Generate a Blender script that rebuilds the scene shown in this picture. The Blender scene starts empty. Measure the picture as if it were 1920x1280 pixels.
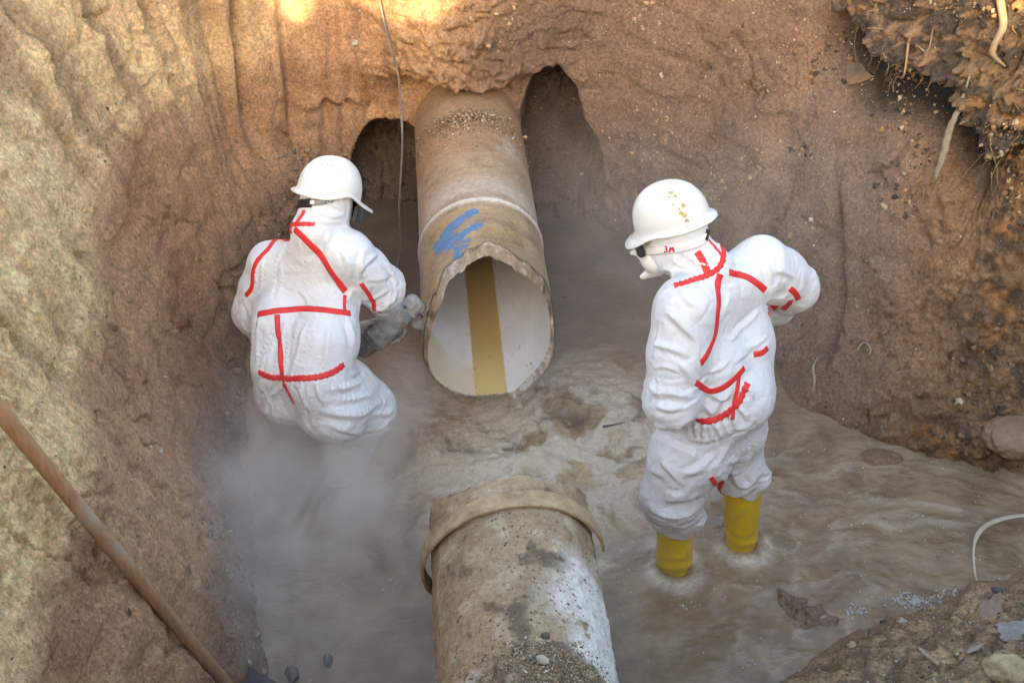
import bpy, bmesh, math, random
import numpy as np
from mathutils import Vector, Matrix
from mathutils.bvhtree import BVHTree

R = math.radians
S = bpy.context.scene
COL = S.collection

# ------------------------------------------------------------------ camera, sky, sun, exposure
PITCH, CAMZ, FPX = 39.0, 3.6, 2317.0
cam_d = bpy.data.cameras.new('camera')
cam = bpy.data.objects.new('camera', cam_d); COL.objects.link(cam)
cam.location = (0, 0, CAMZ); cam.rotation_euler = (R(90 - PITCH), 0, 0)
cam_d.sensor_width = 36; cam_d.lens = 36 * FPX / 1920; cam_d.clip_start = .05; cam_d.clip_end = 500
S.camera = cam

SUN_EL, SUN_AZ = 16.0, 187.0          # azimuth the light comes from, clockwise from +Y (0 = ahead of the camera)
W = bpy.data.worlds.new('World'); S.world = W; W.use_nodes = True
wn = W.node_tree.nodes; wl = W.node_tree.links
sky = wn.new('ShaderNodeTexSky'); sky.sky_type = 'NISHITA'; sky.sun_disc = False
sky.sun_elevation = R(SUN_EL); sky.sun_rotation = R(SUN_AZ)
sky.dust_density = 2.5; sky.air_density = 1.0; sky.ozone_density = 1.0
wl.new(sky.outputs[0], wn['Background'].inputs[0]); wn['Background'].inputs[1].default_value = .15
sd = bpy.data.lights.new('sun', 'SUN'); sd.energy = 2.0; sd.angle = R(.6); sd.color = (1, .78, .52)
sun = bpy.data.objects.new('sun', sd); COL.objects.link(sun)
_d = Vector((-math.sin(R(SUN_AZ)) * math.cos(R(SUN_EL)), -math.cos(R(SUN_AZ)) * math.cos(R(SUN_EL)), -math.sin(R(SUN_EL))))
sun.rotation_euler = _d.to_track_quat('-Z', 'Y').to_euler(); sun.location = (2, -6, 6)
V = S.view_settings
V.view_transform = 'Standard'; V.look = 'None'; V.gamma = 1; V.use_curve_mapping = False
V.exposure = 2.75
V.use_white_balance = True; V.white_balance_temperature = 7600; V.white_balance_tint = 10
S.cycles.use_adaptive_sampling = True; S.cycles.adaptive_threshold = .03
S.cycles.max_bounces = 6; S.cycles.diffuse_bounces = 3; S.cycles.glossy_bounces = 2
S.cycles.transmission_bounces = 4; S.cycles.transparent_max_bounces = 6; S.cycles.volume_bounces = 3
S.cycles.volume_step_rate = 1.0; S.cycles.volume_max_steps = 128
S.cycles.caustics_reflective = False; S.cycles.caustics_refractive = False

# ------------------------------------------------------------------ helpers
CP, SP = math.cos(R(PITCH)), math.sin(R(PITCH))
def ray(px, py):
    a, b = (px - 960) / FPX, (640 - py) / FPX
    return np.array((a, CP + b * SP, -SP + b * CP))
def JY(px, py, Y):
    d = ray(px, py); t = Y / d[1]
    return np.array((0, 0, CAMZ)) + d * t
def JZ(px, py, z):
    d = ray(px, py); t = (z - CAMZ) / d[2]
    return np.array((0, 0, CAMZ)) + d * t

_rng = np.random.RandomState(7)
_G = _rng.normal(size=(256, 3)).astype(np.float32); _G /= np.linalg.norm(_G, axis=1)[:, None]
_PM = np.concatenate([_rng.permutation(256)] * 3).astype(np.int32)
def pn(x, y, z, seed=0):
    """gradient noise, about -1..1, on arrays"""
    x = np.asarray(x, np.float32) + seed * 17.31; y = np.asarray(y, np.float32) + seed * 5.73; z = np.asarray(z, np.float32) + seed * 9.17
    x, y, z = np.broadcast_arrays(x, y, z)
    xi, yi, zi = np.floor(x), np.floor(y), np.floor(z)
    fx, fy, fz = x - xi, y - yi, z - zi
    xi = xi.astype(np.int32) & 255; yi = yi.astype(np.int32) & 255; zi = zi.astype(np.int32) & 255
    u = fx * fx * fx * (fx * (fx * 6 - 15) + 10); v = fy * fy * fy * (fy * (fy * 6 - 15) + 10); w = fz * fz * fz * (fz * (fz * 6 - 15) + 10)
    def g(dx, dy, dz):
        h = _PM[_PM[_PM[(xi + dx) & 255] + ((yi + dy) & 255)] + ((zi + dz) & 255)]
        q = _G[h]
        return q[..., 0] * (fx - dx) + q[..., 1] * (fy - dy) + q[..., 2] * (fz - dz)
    a = g(0, 0, 0); a = a + u * (g(1, 0, 0) - a)
    b = g(0, 1, 0); b = b + u * (g(1, 1, 0) - b)
    a = a + v * (b - a)
    c = g(0, 0, 1); c = c + u * (g(1, 0, 1) - c)
    d = g(0, 1, 1); d = d + u * (g(1, 1, 1) - d)
    c = c + v * (d - c)
    return (a + w * (c - a)) * 1.6
def fbm(x, y, z, octv=4, seed=0, gain=.5, ridged=False):
    s = 0; a = 1; n = 0
    for o in range(octv):
        q = pn(x * 2.03 ** o, y * 2.03 ** o, z * 2.03 ** o, seed + o)
        if ridged: q = 1 - 2 * np.abs(q)
        s = s + a * q; n += a; a *= gain
    return s / n
def ss(a, b, x):
    t = np.clip((x - a) / (b - a), 0, 1); return t * t * (3 - 2 * t)
def lerp(a, b, t):
    t = np.asarray(t)[..., None]
    return np.asarray(a) * (1 - t) + np.asarray(b) * t
def srgb(r, g, b):
    f = lambda c: (c / 255 / 12.92) if c <= 10 else ((c / 255 + .055) / 1.055) ** 2.4
    return (f(r), f(g), f(b))

def mesh_obj(name, verts, faces, mat=None, parent=None, smooth=True, attrs=None):
    """faces: (n,4) or (n,3) int array, or a list of tuples"""
    me = bpy.data.meshes.new(name)
    verts = np.asarray(verts, np.float32)
    if isinstance(faces, np.ndarray):
        n, k = faces.shape
        me.vertices.add(len(verts)); me.vertices.foreach_set('co', verts.ravel())
        me.loops.add(n * k); me.loops.foreach_set('vertex_index', faces.astype(np.int32).ravel())
        me.polygons.add(n); me.polygons.foreach_set('loop_start', np.arange(0, n * k, k, dtype=np.int32))
        me.update(calc_edges=True)
    else:
        me.from_pydata(verts.tolist(), [], faces)
    if smooth:
        me.polygons.foreach_set('use_smooth', np.ones(len(me.polygons), bool))
    for k, a in (attrs or {}).items():
        a = np.asarray(a, np.float32)
        if a.ndim == 2:
            at = me.attributes.new(k, 'FLOAT_COLOR', 'POINT')
            at.data.foreach_set('color', np.concatenate([a, np.ones((len(a), 1), np.float32)], 1).ravel())
        else:
            at = me.attributes.new(k, 'FLOAT', 'POINT'); at.data.foreach_set('value', a.ravel())
    o = bpy.data.objects.new(name, me); COL.objects.link(o)
    if mat: me.materials.append(mat)
    if parent: o.parent = parent
    return o
def grid_faces(nu, nv, wrap_u=False):
    i = np.arange(nu if wrap_u else nu - 1); j = np.arange(nv - 1)
    I, Jj = np.meshgrid(i, j, indexing='ij'); I2 = (I + 1) % nu
    return np.stack([I * nv + Jj, I2 * nv + Jj, I2 * nv + Jj + 1, I * nv + Jj + 1], -1).reshape(-1, 4)
def tag(o, label, cat, group=None):
    o['label'] = label; o['category'] = cat
    if group: o['group'] = group
    return o
def kind(o, k, label=None):
    o['kind'] = k
    if label: o['label'] = label
    return o
def empty(name, loc=(0, 0, 0)):
    o = bpy.data.objects.new(name, None); COL.objects.link(o); o.location = loc; o.empty_display_size = .1
    return o
def adopt(root, *parts):
    """parent world-space meshes to a root that is not at the origin"""
    for p in parts:
        p.parent = root; p.matrix_parent_inverse = Matrix.Translation(-Vector(root.location))
def tube(pts, rad, n=8, closed_ends=True, flat=1.0, rough=0, seed=0):
    """tube along a polyline; rad scalar or list. returns verts, faces(list)"""
    pts = [Vector(p) for p in pts]; m = len(pts)
    rad = [rad] * m if np.isscalar(rad) else list(rad)
    vs, fs = [], []
    up = Vector((0.13, 0.21, .97))
    prev = None
    for i, p in enumerate(pts):
        t = (pts[min(i + 1, m - 1)] - pts[max(i - 1, 0)]).normalized()
        a = t.cross(up if prev is None else prev.cross(t)).normalized() if prev is None else (prev - t * prev.dot(t)).normalized()
        prev = a; b = t.cross(a)
        for k in range(n):
            th = 2 * math.pi * k / n
            r = rad[i] * (1 + rough * math.sin(k * 7.1 + i * 3.3 + seed))
            vs.append(p + a * (r * math.cos(th)) + b * (r * flat * math.sin(th)))
    for i in range(m - 1):
        for k in range(n):
            fs.append((i * n + k, i * n + (k + 1) % n, (i + 1) * n + (k + 1) % n, (i + 1) * n + k))
    if closed_ends:
        fs.append(tuple(range(n))[::-1]); fs.append(tuple((m - 1) * n + k for k in range(n)))
    return [tuple(v) for v in vs], fs
def cr(pts, n):
    """Catmull-Rom through points, n samples per span"""
    P = [np.asarray(p, float) for p in pts]; P = [2 * P[0] - P[1]] + P + [2 * P[-1] - P[-2]]
    out = []
    for i in range(1, len(P) - 2):
        for t in np.arange(n) / n:
            out.append(.5 * (2 * P[i] + (P[i + 1] - P[i - 1]) * t + (2 * P[i - 1] - 5 * P[i] + 4 * P[i + 1] - P[i + 2]) * t * t + (3 * P[i] - P[i - 1] - 3 * P[i + 1] + P[i + 2]) * t ** 3))
    out.append(P[-2]); return np.array(out)
def smin(a, b, k):
    h = np.clip(.5 + .5 * (b - a) / k, 0, 1)
    return b + (a - b) * h - k * h * (1 - h)
def surface_nets(f, lo, h):
    """zero level of f (inside negative) as quads"""
    s = f < 0
    nx, ny, nz = f.shape
    c = np.zeros((nx - 1, ny - 1, nz - 1), np.int8)
    for dx in (0, 1):
        for dy in (0, 1):
            for dz in (0, 1): c += s[dx:nx - 1 + dx, dy:ny - 1 + dy, dz:nz - 1 + dz]
    act = (c > 0) & (c < 8)
    idx = -np.ones(act.shape, np.int64); ijk = np.argwhere(act); idx[act] = np.arange(len(ijk))
    acc = np.zeros((len(ijk), 3)); cnt = np.zeros(len(ijk))
    cor = [(0, 0, 0), (1, 0, 0), (0, 1, 0), (1, 1, 0), (0, 0, 1), (1, 0, 1), (0, 1, 1), (1, 1, 1)]
    fv = [f[ijk[:, 0] + a, ijk[:, 1] + b, ijk[:, 2] + d] for a, b, d in cor]
    for a in range(8):
        for b in range(a + 1, 8):
            if sum(x != y for x, y in zip(cor[a], cor[b])) != 1: continue
            m = (fv[a] < 0) != (fv[b] < 0)
            t = fv[a][m] / (fv[a][m] - fv[b][m])
            acc[m] += np.array(cor[a]) + t[:, None] * (np.array(cor[b]) - np.array(cor[a])); cnt[m] += 1
    verts = (ijk + acc / cnt[:, None]) * h + np.asarray(lo)
    quads = []
    for ax in range(3):
        sl0 = [slice(1, -1)] * 3; sl1 = [slice(1, -1)] * 3; sl0[ax] = slice(0, -1); sl1[ax] = slice(1, None)
        a, b = s[tuple(sl0)], s[tuple(sl1)]
        e = np.argwhere(a != b); inside = a[a != b]
        e = e + 1; e[:, ax] -= 1
        u, v = [(1, 2), (2, 0), (0, 1)][ax]
        def at(du, dv):
            q = e.copy(); q[:, u] -= du; q[:, v] -= dv
            return idx[q[:, 0], q[:, 1], q[:, 2]]
        q = np.stack([at(1, 1), at(0, 1), at(0, 0), at(1, 0)], -1)
        q[~inside] = q[~inside][:, ::-1]
        quads.append(q)
    q = np.concatenate(quads); q = q[(q >= 0).all(1)]
    return verts, q
class SDF:
    def __init__(self, lo, hi, h):
        self.lo = np.asarray(lo, float); self.h = h
        n = np.ceil((np.asarray(hi) - self.lo) / h).astype(int) + 1
        self.n = n; self.f = np.full(n, 1.0, np.float32)
        self.ax = [self.lo[i] + h * np.arange(n[i]) for i in range(3)]
    def sub(self, lo, hi):
        a = np.clip(np.floor((np.asarray(lo) - self.lo) / self.h).astype(int), 0, self.n - 1)
        b = np.clip(np.ceil((np.asarray(hi) - self.lo) / self.h).astype(int) + 1, 1, self.n)
        sl = tuple(slice(a[i], b[i]) for i in range(3))
        X = [self.ax[i][sl[i]].astype(np.float32) for i in range(3)]
        return sl, X[0][:, None, None], X[1][None, :, None], X[2][None, None, :]
    def cap(self, a, b, ra, rb=None, k=.04):
        a = np.asarray(a, float); b = np.asarray(b, float); rb = ra if rb is None else rb; m = max(ra, rb) + k + .06
        sl, X, Y, Z = self.sub(np.minimum(a, b) - m, np.maximum(a, b) + m)
        d = b - a; L = max(d @ d, 1e-9)
        t = np.clip(((X - a[0]) * d[0] + (Y - a[1]) * d[1] + (Z - a[2]) * d[2]) / L, 0, 1)
        q = np.sqrt((X - a[0] - t * d[0]) ** 2 + (Y - a[1] - t * d[1]) ** 2 + (Z - a[2] - t * d[2]) ** 2) - (ra + (rb - ra) * t)
        self.f[sl] = smin(self.f[sl], q, k)
    def ell(self, c, r, M=None, k=.04):
        """ellipsoid, axes as the columns of M"""
        c = np.asarray(c, float); r = np.asarray(r, float); m = r.max() + k + .06
        sl, X, Y, Z = self.sub(c - m, c + m)
        M = np.eye(3) if M is None else np.asarray(M)
        u = [(X - c[0]) * M[0, i] + (Y - c[1]) * M[1, i] + (Z - c[2]) * M[2, i] for i in range(3)]
        q = np.sqrt(sum((u[i] / r[i]) ** 2 for i in range(3)))
        g = np.sqrt(sum((u[i] / r[i] ** 2) ** 2 for i in range(3))) + 1e-6
        self.f[sl] = smin(self.f[sl], q * (q - 1) / g, k)
    def mesh(self): return surface_nets(self.f, self.lo, self.h)
def vnormals(v, q):
    n = np.zeros_like(v); fn = np.cross(v[q[:, 2]] - v[q[:, 0]], v[q[:, 3]] - v[q[:, 1]])
    for i in range(4): np.add.at(n, q[:, i], fn)
    return n / (np.linalg.norm(n, axis=1)[:, None] + 1e-12)

# ---- materials
class NT:
    def __init__(s, name):
        s.m = bpy.data.materials.new(name); s.m.use_nodes = True; s.t = s.m.node_tree; s.t.nodes.clear()
        s.out = s.n('ShaderNodeOutputMaterial')
    def n(s, typ, **kw):
        x = s.t.nodes.new(typ)
        for k, v in kw.items():
            if k.startswith('i_'):
                key = k[2:]; x.inputs[int(key) if key.isdigit() else key.replace('_', ' ')].default_value = v
            else: setattr(x, k, v)
        return x
    def l(s, a, b): s.t.links.new(a, b)
    def noise(s, scale, detail=6, rough=.6, vec=None, dist=0):
        x = s.n('ShaderNodeTexNoise'); x.inputs['Scale'].default_value = scale; x.inputs['Detail'].default_value = detail; x.inputs['Roughness'].default_value = rough; x.inputs['Distortion'].default_value = dist
        if vec: s.l(vec, x.inputs['Vector'])
        return x.outputs[0]
    def vor(s, scale, feature='F1', vec=None, out=0, rnd=1):
        x = s.n('ShaderNodeTexVoronoi', feature=feature); x.inputs['Scale'].default_value = scale; x.inputs['Randomness'].default_value = rnd
        if vec: s.l(vec, x.inputs['Vector'])
        return x.outputs[out]
    def ramp(s, src, a, b, va=0, vb=1):
        x = s.n('ShaderNodeMapRange'); x.clamp = True
        for i, q in zip(('From Min', 'From Max', 'To Min', 'To Max'), (a, b, va, vb)): x.inputs[i].default_value = q
        s.l(src, x.inputs['Value']); return x.outputs[0]
    def math(s, op, a, b=None):
        x = s.n('ShaderNodeMath', operation=op)
        for i, q in enumerate((a, b)):
            if q is None: continue
            if isinstance(q, (int, float)): x.inputs[i].default_value = q
            else: s.l(q, x.inputs[i])
        return x.outputs[0]
    def mix(s, fac, a, b, blend='MIX'):
        x = s.n('ShaderNodeMix', data_type='RGBA', blend_type=blend)
        for i, q in ((0, fac), (6, a), (7, b)):
            if isinstance(q, (int, float)): x.inputs[i].default_value = q
            elif isinstance(q, tuple): x.inputs[i].default_value = q + (1,) if len(q) == 3 else q
            else: s.l(q, x.inputs[i])
        return x.outputs[2]
    def attr(s, name):
        x = s.n('ShaderNodeAttribute'); x.attribute_name = name; return x
    def obj(s): return s.n('ShaderNodeTexCoord').outputs['Object']
    def scale(s, vec, sx, sy, sz):
        x = s.n('ShaderNodeMapping'); x.inputs['Scale'].default_value = (sx, sy, sz); s.l(vec, x.inputs[0]); return x.outputs[0]
    def bump(s, h, strength=.5, dist=.01, nrm=None):
        x = s.n('ShaderNodeBump'); x.inputs['Strength'].default_value = strength; x.inputs['Distance'].default_value = dist
        s.l(h, x.inputs['Height'])
        if nrm: s.l(nrm, x.inputs['Normal'])
        return x.outputs[0]
    def bsdf(s, color, rough=.8, normal=None, spec=.5, **kw):
        b = s.n('ShaderNodeBsdfPrincipled')
        for key, q in (('Base Color', color), ('Roughness', rough), ('Specular IOR Level', spec)) + tuple((k.replace('_', ' '), v) for k, v in kw.items()):
            if isinstance(q, (int, float)): b.inputs[key].default_value = q
            elif isinstance(q, tuple): b.inputs[key].default_value = q + (1,) if len(q) == 3 else q
            else: s.l(q, b.inputs[key])
        if normal: s.l(normal, b.inputs['Normal'])
        s.l(b.outputs[0], s.out.inputs['Surface']); return b
def mat_simple(name, color, rough=.6, var=.25, scale=30, bump=.2, bdist=.004, spec=.4, dirt=None, dirt_amt=.5, dirt_scale=9):
    t = NT(name); o = t.obj()
    n1 = t.noise(scale, 8, .65, o)
    c = t.mix(t.ramp(n1, .3, .7), tuple(q * (1 - var) for q in color), tuple(min(1, q * (1 + var)) for q in color))
    if dirt:
        n2 = t.noise(dirt_scale, 8, .7, o)
        c = t.mix(t.ramp(n2, .62 - .25 * dirt_amt, .75 - .15 * dirt_amt), c, dirt)
    t.bsdf(c, rough, t.bump(n1, bump, bdist), spec)
    return t.m

# ------------------------------------------------------------------ the pit: one continuous sheet, cut into its walls
# base line at water level: x, y, lean (run per rise), zone 0 left, 1 back, 2 right, 3 near bank
LOOP = [(-.78, 1.55, .40, 0), (-.80, 2.1, .38, 0), (-.84, 2.57, .38, 0), (-1.02, 3.3, .36, 0), (-1.16, 3.87, .33, 0), (-1.22, 4.5, .28, 0), (-1.16, 5.05, .22, 0),
        (-.92, 5.38, .16, 1), (-.5, 5.47, .12, 1), (0, 5.47, .12, 1), (.4, 5.42, .14, 1), (.74, 5.2, .22, 1),
        (.98, 4.83, .34, 2), (1.19, 4.45, .40, 2), (1.41, 4.07, .44, 2), (1.68, 3.80, .45, 2), (2.1, 3.72, .45, 2), (2.7, 3.8, .45, 2),
        (3.15, 3.55, .5, 3), (2.9, 3.15, .7, 3), (2.3, 3.1, 1.1, 3), (1.74, 3.02, 1.2, 3), (1.23, 2.78, 1.1, 3), (.88, 2.56, .9, 3), (.4, 2.42, .75, 3), (-.2, 2.3, .72, 3), (-.5, 1.95, .7, 3), (-.66, 1.6, .6, 3)]
L = np.array(LOOP + LOOP[:1], float)
dense = cr(np.concatenate([L[:, :3]]), 40)
zt = np.repeat(np.array([p[3] for p in LOOP]), 40); zt = np.append(zt, 0)
seg = np.linalg.norm(np.diff(dense[:, :2], axis=0), axis=1)
xm, ym = dense[:-1, 0], dense[:-1, 1]
dens = np.where(zt[:-1] == 3, np.where((xm > .5) & (xm < 2.3), 1 / .0085, 1 / .03), 1 / .0072)
dens = np.where((zt[:-1] == 2) & (xm > 2.35), 1 / .03, dens); dens = np.where((zt[:-1] == 0) & (ym < 1.9), 1 / .02, dens)
cum = np.concatenate([[0], np.cumsum(seg * dens)]); NU = int(cum[-1])
arc = np.concatenate([[0], np.cumsum(seg)])
uu = np.linspace(0, cum[-1], NU + 1)[:-1]
ip = lambda a: np.interp(uu, cum, a)
bx, by, lean, sarc = ip(dense[:, 0]), ip(dense[:, 1]), ip(dense[:, 2]), ip(arc)
zone_w = [ip((zt == k).astype(float)) for k in range(4)]
def smooth_c(a, n):
    k = np.ones(n) / n
    return np.convolve(np.concatenate([a[-n:], a, a[:n]]), k, 'same')[n:-n]
# smoothed outward normal
tx = np.roll(bx, -6) - np.roll(bx, 6); ty = np.roll(by, -6) - np.roll(by, 6)
nx_, ny_ = -ty, tx; nl = np.hypot(nx_, ny_); nx_, ny_ = smooth_c(nx_ / nl, 41), smooth_c(ny_ / nl, 41)
nl = np.hypot(nx_, ny_); nx_ /= nl; ny_ /= nl
zone_w = [smooth_c(w, 31) for w in zone_w]
ztop = 2.0
zrow = np.concatenate([np.linspace(-.42, 0, 28)[:-1], np.linspace(0, 1.75, 236)[:-1], np.linspace(1.75, ztop, 12)])
grow = .03 * 1.38 ** np.arange(1, 23)                    # ground beyond the rim, out to ~40 m
NZ, NV = len(zrow), len(zrow) + len(grow)
Z = np.concatenate([zrow, np.full(len(grow), ztop)])[None, :] + np.zeros((NU, 1))
run = np.concatenate([zrow * 1.0, np.full(len(grow), ztop)])[None, :] * lean[:, None]
run = run + .06 * ss(.35, 0, Z) * 0 + np.concatenate([np.zeros(NZ), np.cumsum(grow)])[None, :]
# a rubble foot on the right wall: gentler low down
run = run - zone_w[2][:, None] * .10 * ss(.40, 0.0, Z) * (Z < 1)
X = bx[:, None] + nx_[:, None] * run; Y = by[:, None] + ny_[:, None] * run
SA = sarc[:, None] + 0 * Z
wL, wB, wR, wN = [w[:, None] + 0 * Z for w in zone_w]
iswall = np.concatenate([np.ones(NZ), np.zeros(len(grow))])[None, :] + 0 * Z
f32 = lambda a: a.astype(np.float32)
X, Y, Z, SA = f32(X), f32(Y), f32(Z), f32(SA)

n_a = fbm(X * 1.6, Y * 1.6, Z * 1.6, 3, 1)
n_b = fbm(X * 4.5, Y * 4.5, Z * 4.5, 4, 11)
n_c = fbm(X * 15, Y * 15, Z * 15, 5, 21, .62)
n_r = fbm(X * 7, Y * 7, Z * 7, 4, 31, .55, True)
zone_n = fbm(SA * 1.1, Z * 1.1, 0 * Z, 3, 41)
st1 = pn(SA * 6 + .5 * n_b, Z * .55, 0 * Z, 51); st2 = fbm(SA * 19 + .4 * n_b, Z * .9, 0 * Z, 3, 52)
streakm = ss(-.15, .15, zone_n) * np.clip(wL + .9 * wB * ss(-.1, -.5, X) + .35 * wR, 0, 1)
cracks = ss(.86, .97, 1 - np.abs(fbm(SA * 3.2 + .5 * n_b, Z * 1.5, 0 * Z, 4, 57)) * 2.2)
ledge = pn(X * 3, Y * 3, Z * 9, 58)
crumb = 1 - .75 * streakm
n_f = fbm(X * 48, Y * 48, Z * 48, 3, 27, .6)
bill = 2 * np.abs(pn(X * 13, Y * 13, Z * 13, 35)) + np.abs(pn(X * 29, Y * 29, Z * 29, 36)) + .6 * np.abs(pn(X * 61, Y * 61, Z * 61, 37)) - 1.0
rough_m = ss(-.25, .35, fbm(X * 2.3, Y * 2.3, Z * 2.3, 3, 39))
d = .055 * n_a + .024 * n_b + (.010 * n_c + .004 * n_f) * crumb * (.30 + .7 * rough_m) - .010 * bill * crumb * rough_m * (1 - .5 * wR) - .004 * ss(.3, .9, n_r) * crumb
d = d + .03 * ss(.35, .6, fbm(X * 6, Y * 6, Z * 4, 3, 38)) * crumb * rough_m
d = d + streakm * (.030 * st1 + .022 * st2) + wL * .012 * st1 + cracks * .022 * (.4 + .6 * rough_m) + .014 * ss(.1, .5, ledge)
lay = ss(.94, 1.20, Z + .22 * pn(SA * 1.7, Z * 2, 0 * Z, 61) + .10 * n_b)                 # sandy upper layer of the left wall
clod = fbm(X * 30, Y * 30, Z * 30, 3, 71, .6, True)
d = d - wL * lay * (.006 * bill + .005 * n_c) + wL * lay * .012 * st2
# deep flutes of the digger's teeth near the far left corner
fl = np.exp(-((SA - 3.75) / .45) ** 2) * ss(.35, .75, Z)
flu = np.abs(pn(SA * 8 - Z * 1.2, Z * .35, 0 * Z, 55))
d = d * (1 - .6 * fl) + fl * (.10 * ss(.35, .0, flu) + .02 * st2)
# a smooth slab left standing proud, with a broken lower edge
slab = np.exp(-(((X + .98) / .26) ** 4)) * wB * ss(.62, .66, Z + .05 * pn(SA * 14, 0 * Z, 0 * Z, 56))
d = d * (1 - .55 * slab) - .05 * slab + slab * .012 * st2
# earth over the pipe
over = np.exp(-((X + .26) / .42) ** 2) * wB * ss(.70, .84, Z + .09 * n_b) * ss(1.9, 1.0, Z)
d = d - over * (.25 + .06 * n_b + .03 * bill)
# hollows washed out either side of the pipe
wob = .085 * n_b + .03 * n_c + .06 * n_a
def arch(cx, hw, top, p=2.4):
    q = np.abs((X - cx) / hw) ** p + np.clip(Z / top, 0, 9) ** 2.6
    return ss(1.25, .70, q + 2.6 * wob) * wB
cavL = arch(-.62, .22, .52); cavR = np.maximum(arch(.20, .17, .80, 2.2), .5 * arch(.27, .19, .58, 2.0))
cav = np.maximum(cavL, cavR)
d = d + cavL * (.55 * ss(-.1, .35, Z) + .12) + cavR * (.85 * ss(.0, .4, Z) + .10) + cav * (.06 * n_c - .06 * bill + .10 * n_b)
# right wall: two slide marks, lumpy overhang of topsoil with a near-black seam below it
gq = (SA - 6.75) + .75 * (Z - .45)
d = d + wR * .035 * (np.exp(-(gq / .035) ** 2) - .7 * np.exp(-((gq - .075) / .05) ** 2)) * ss(.08, .2, Z) * ss(.85, .6, Z)
wTop = wR * ss(1.15, 1.5, X) 
zo = 1.30 - .30 * ss(1.55, 2.25, X) + .10 * pn(SA * 3.2, 0 * Z, 0 * Z, 81) + .05 * n_b
lump = wTop * ss(zo - .03, zo + .06, Z)
recess = wTop * np.exp(-((Z - zo + .10) / .085) ** 2) * ss(2.1, 1.75, X)
d = d - lump * (.12 + .034 * bill + .06 * n_b + .03 * n_c + .014 * n_f) + recess * .16
lowl = wR * ss(.5, .1, Z) * ss(-.2, .4, n_a + .3 * n_b)
d = d - lowl * .05 * (1 + n_r) * .7
# uneven waterline under the right wall
d = d - wR * ss(.28, -.05, Z) * (.09 * pn(SA * 2.4, 0 * Z, 0 * Z, 83) + .05 * pn(SA * 6.5, Z * 3, 0 * Z, 84) + .03 * n_b)
# crusty right part
crust = wR * ss(1.5, 1.95, X + .25 * n_a)
d = d + crust * (.016 * n_c - .020 * bill)
d = d - wN * (.012 * bill * ss(.0, .15, Z) + .012 * n_c)
ridge = pn(X * 2.1, Y * .4, 0 * Z, 91)
d = d * np.where(iswall > 0, 1, .5)

# displace along the sheet's own normal
P = np.stack([X, Y, Z], -1)
du = np.roll(P, -1, 0) - np.roll(P, 1, 0); dv = np.gradient(P, axis=1)
N = np.cross(dv, du); N /= np.linalg.norm(N, axis=-1)[..., None] + 1e-9
flip = np.sign((N[..., 0] * nx_[:, None] + N[..., 1] * ny_[:, None] - .2 * N[..., 2]))      # N points into the earth
N = N * np.where(flip == 0, 1, flip)[..., None]
Nh = np.stack([nx_[:, None] + 0 * Z, ny_[:, None] + 0 * Z, 0 * Z], -1)
big = np.clip(cav + lump + recess + over, 0, 1)[..., None]
N = N * (1 - big) + Nh * big
P = P + N * d[..., None]
# slight unevenness of the ground beyond the rim
nearg = wN * ss(1.7, 2.0, Z)
outd = np.concatenate([np.zeros(NZ), np.cumsum(grow)])[None, :] + 0 * Z
P[..., 2] += (1 - iswall) * .03 * n_b

# albedo by kind of soil, with shade painted into the hollows
brown, ochre, sand, red, dark, purp = (.45, .268, .15), (.53, .32, .16), (.82, .56, .305), (.39, .21, .115), (.03, .024, .02), (.19, .132, .10)
C = lerp(lerp(brown, red, ss(-.3, .5, n_a)), ochre, ss(.0, .6, n_b) * .6)
C = lerp(C, sand, wL * lay * (.55 + .45 * ss(-.5, .3, n_c)))
C = lerp(C, (.36, .225, .125), wL * streakm * lay * ss(-.15, .3, st1 + .3 * n_b) * .85)
C = lerp(C, (.42, .29, .14), wL * ss(.55, 1.0, Z + .3 * n_a) * ss(.05, .5, n_c + .4 * n_b) * .7)
C = C * (1 + (.28 * st2 + .15 * st1)[..., None] * (streakm * (1 - .5 * wR))[..., None])
C = lerp(C, purp, wR * .85 * (1 - crust))
C = lerp(C, lerp((.25, .15, .08), (.075, .055, .04), ss(-.12, .22, n_b + .6 * n_c)), crust * .92)
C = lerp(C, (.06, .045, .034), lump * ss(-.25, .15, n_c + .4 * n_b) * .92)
C = lerp(C, (.40, .20, .08), np.clip(crust + lump, 0, 1) * ss(.15, .4, n_b - .3 * n_c))
C = lerp(C, (.075, .06, .045), wR * ss(.25, .55, fbm(X * 6, Y * 6, Z * 6, 4, 101)) * ss(.95, .3, Z) * .7)
C = lerp(C, dark, np.clip(recess * 1.3, 0, 1) * ss(-.35, .1, n_c + .5))  # near-black in the recess below the overhang
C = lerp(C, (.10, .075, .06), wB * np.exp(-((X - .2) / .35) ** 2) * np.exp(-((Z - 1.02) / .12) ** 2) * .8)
C = lerp(C, (.085, .07, .06), cav * .8)  # shade inside the hollows painted into the soil colour
C = lerp(C, (.20, .145, .11), (wL + wB) * ss(.55, .0, Z + .2 * n_b) * .8)  # wet foot of the walls
C = lerp(C, (.165, .108, .078), wB * ss(-.5, .15, X + .2 * n_a) * .85)                               # back wall redder brown from its middle rightward
C = lerp(C, lerp((.22, .15, .095), (.52, .365, .21), ss(-.2, .45, n_c + .35 * n_b)), wN * ss(-.02, .08, Z) * .92)
C = lerp(C, (.26, .175, .12), wN * ss(.10, .0, Z) * .7)
wet = np.clip(ss(.28, .0, Z + .08 * n_b) + .55 * streakm * (1 - lay), 0, 1)
C = C * (1 + .30 * n_c[..., None] + .22 * n_f[..., None] * (1 - .6 * streakm[..., None]))
C = np.clip(C, .012, .75)

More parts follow.
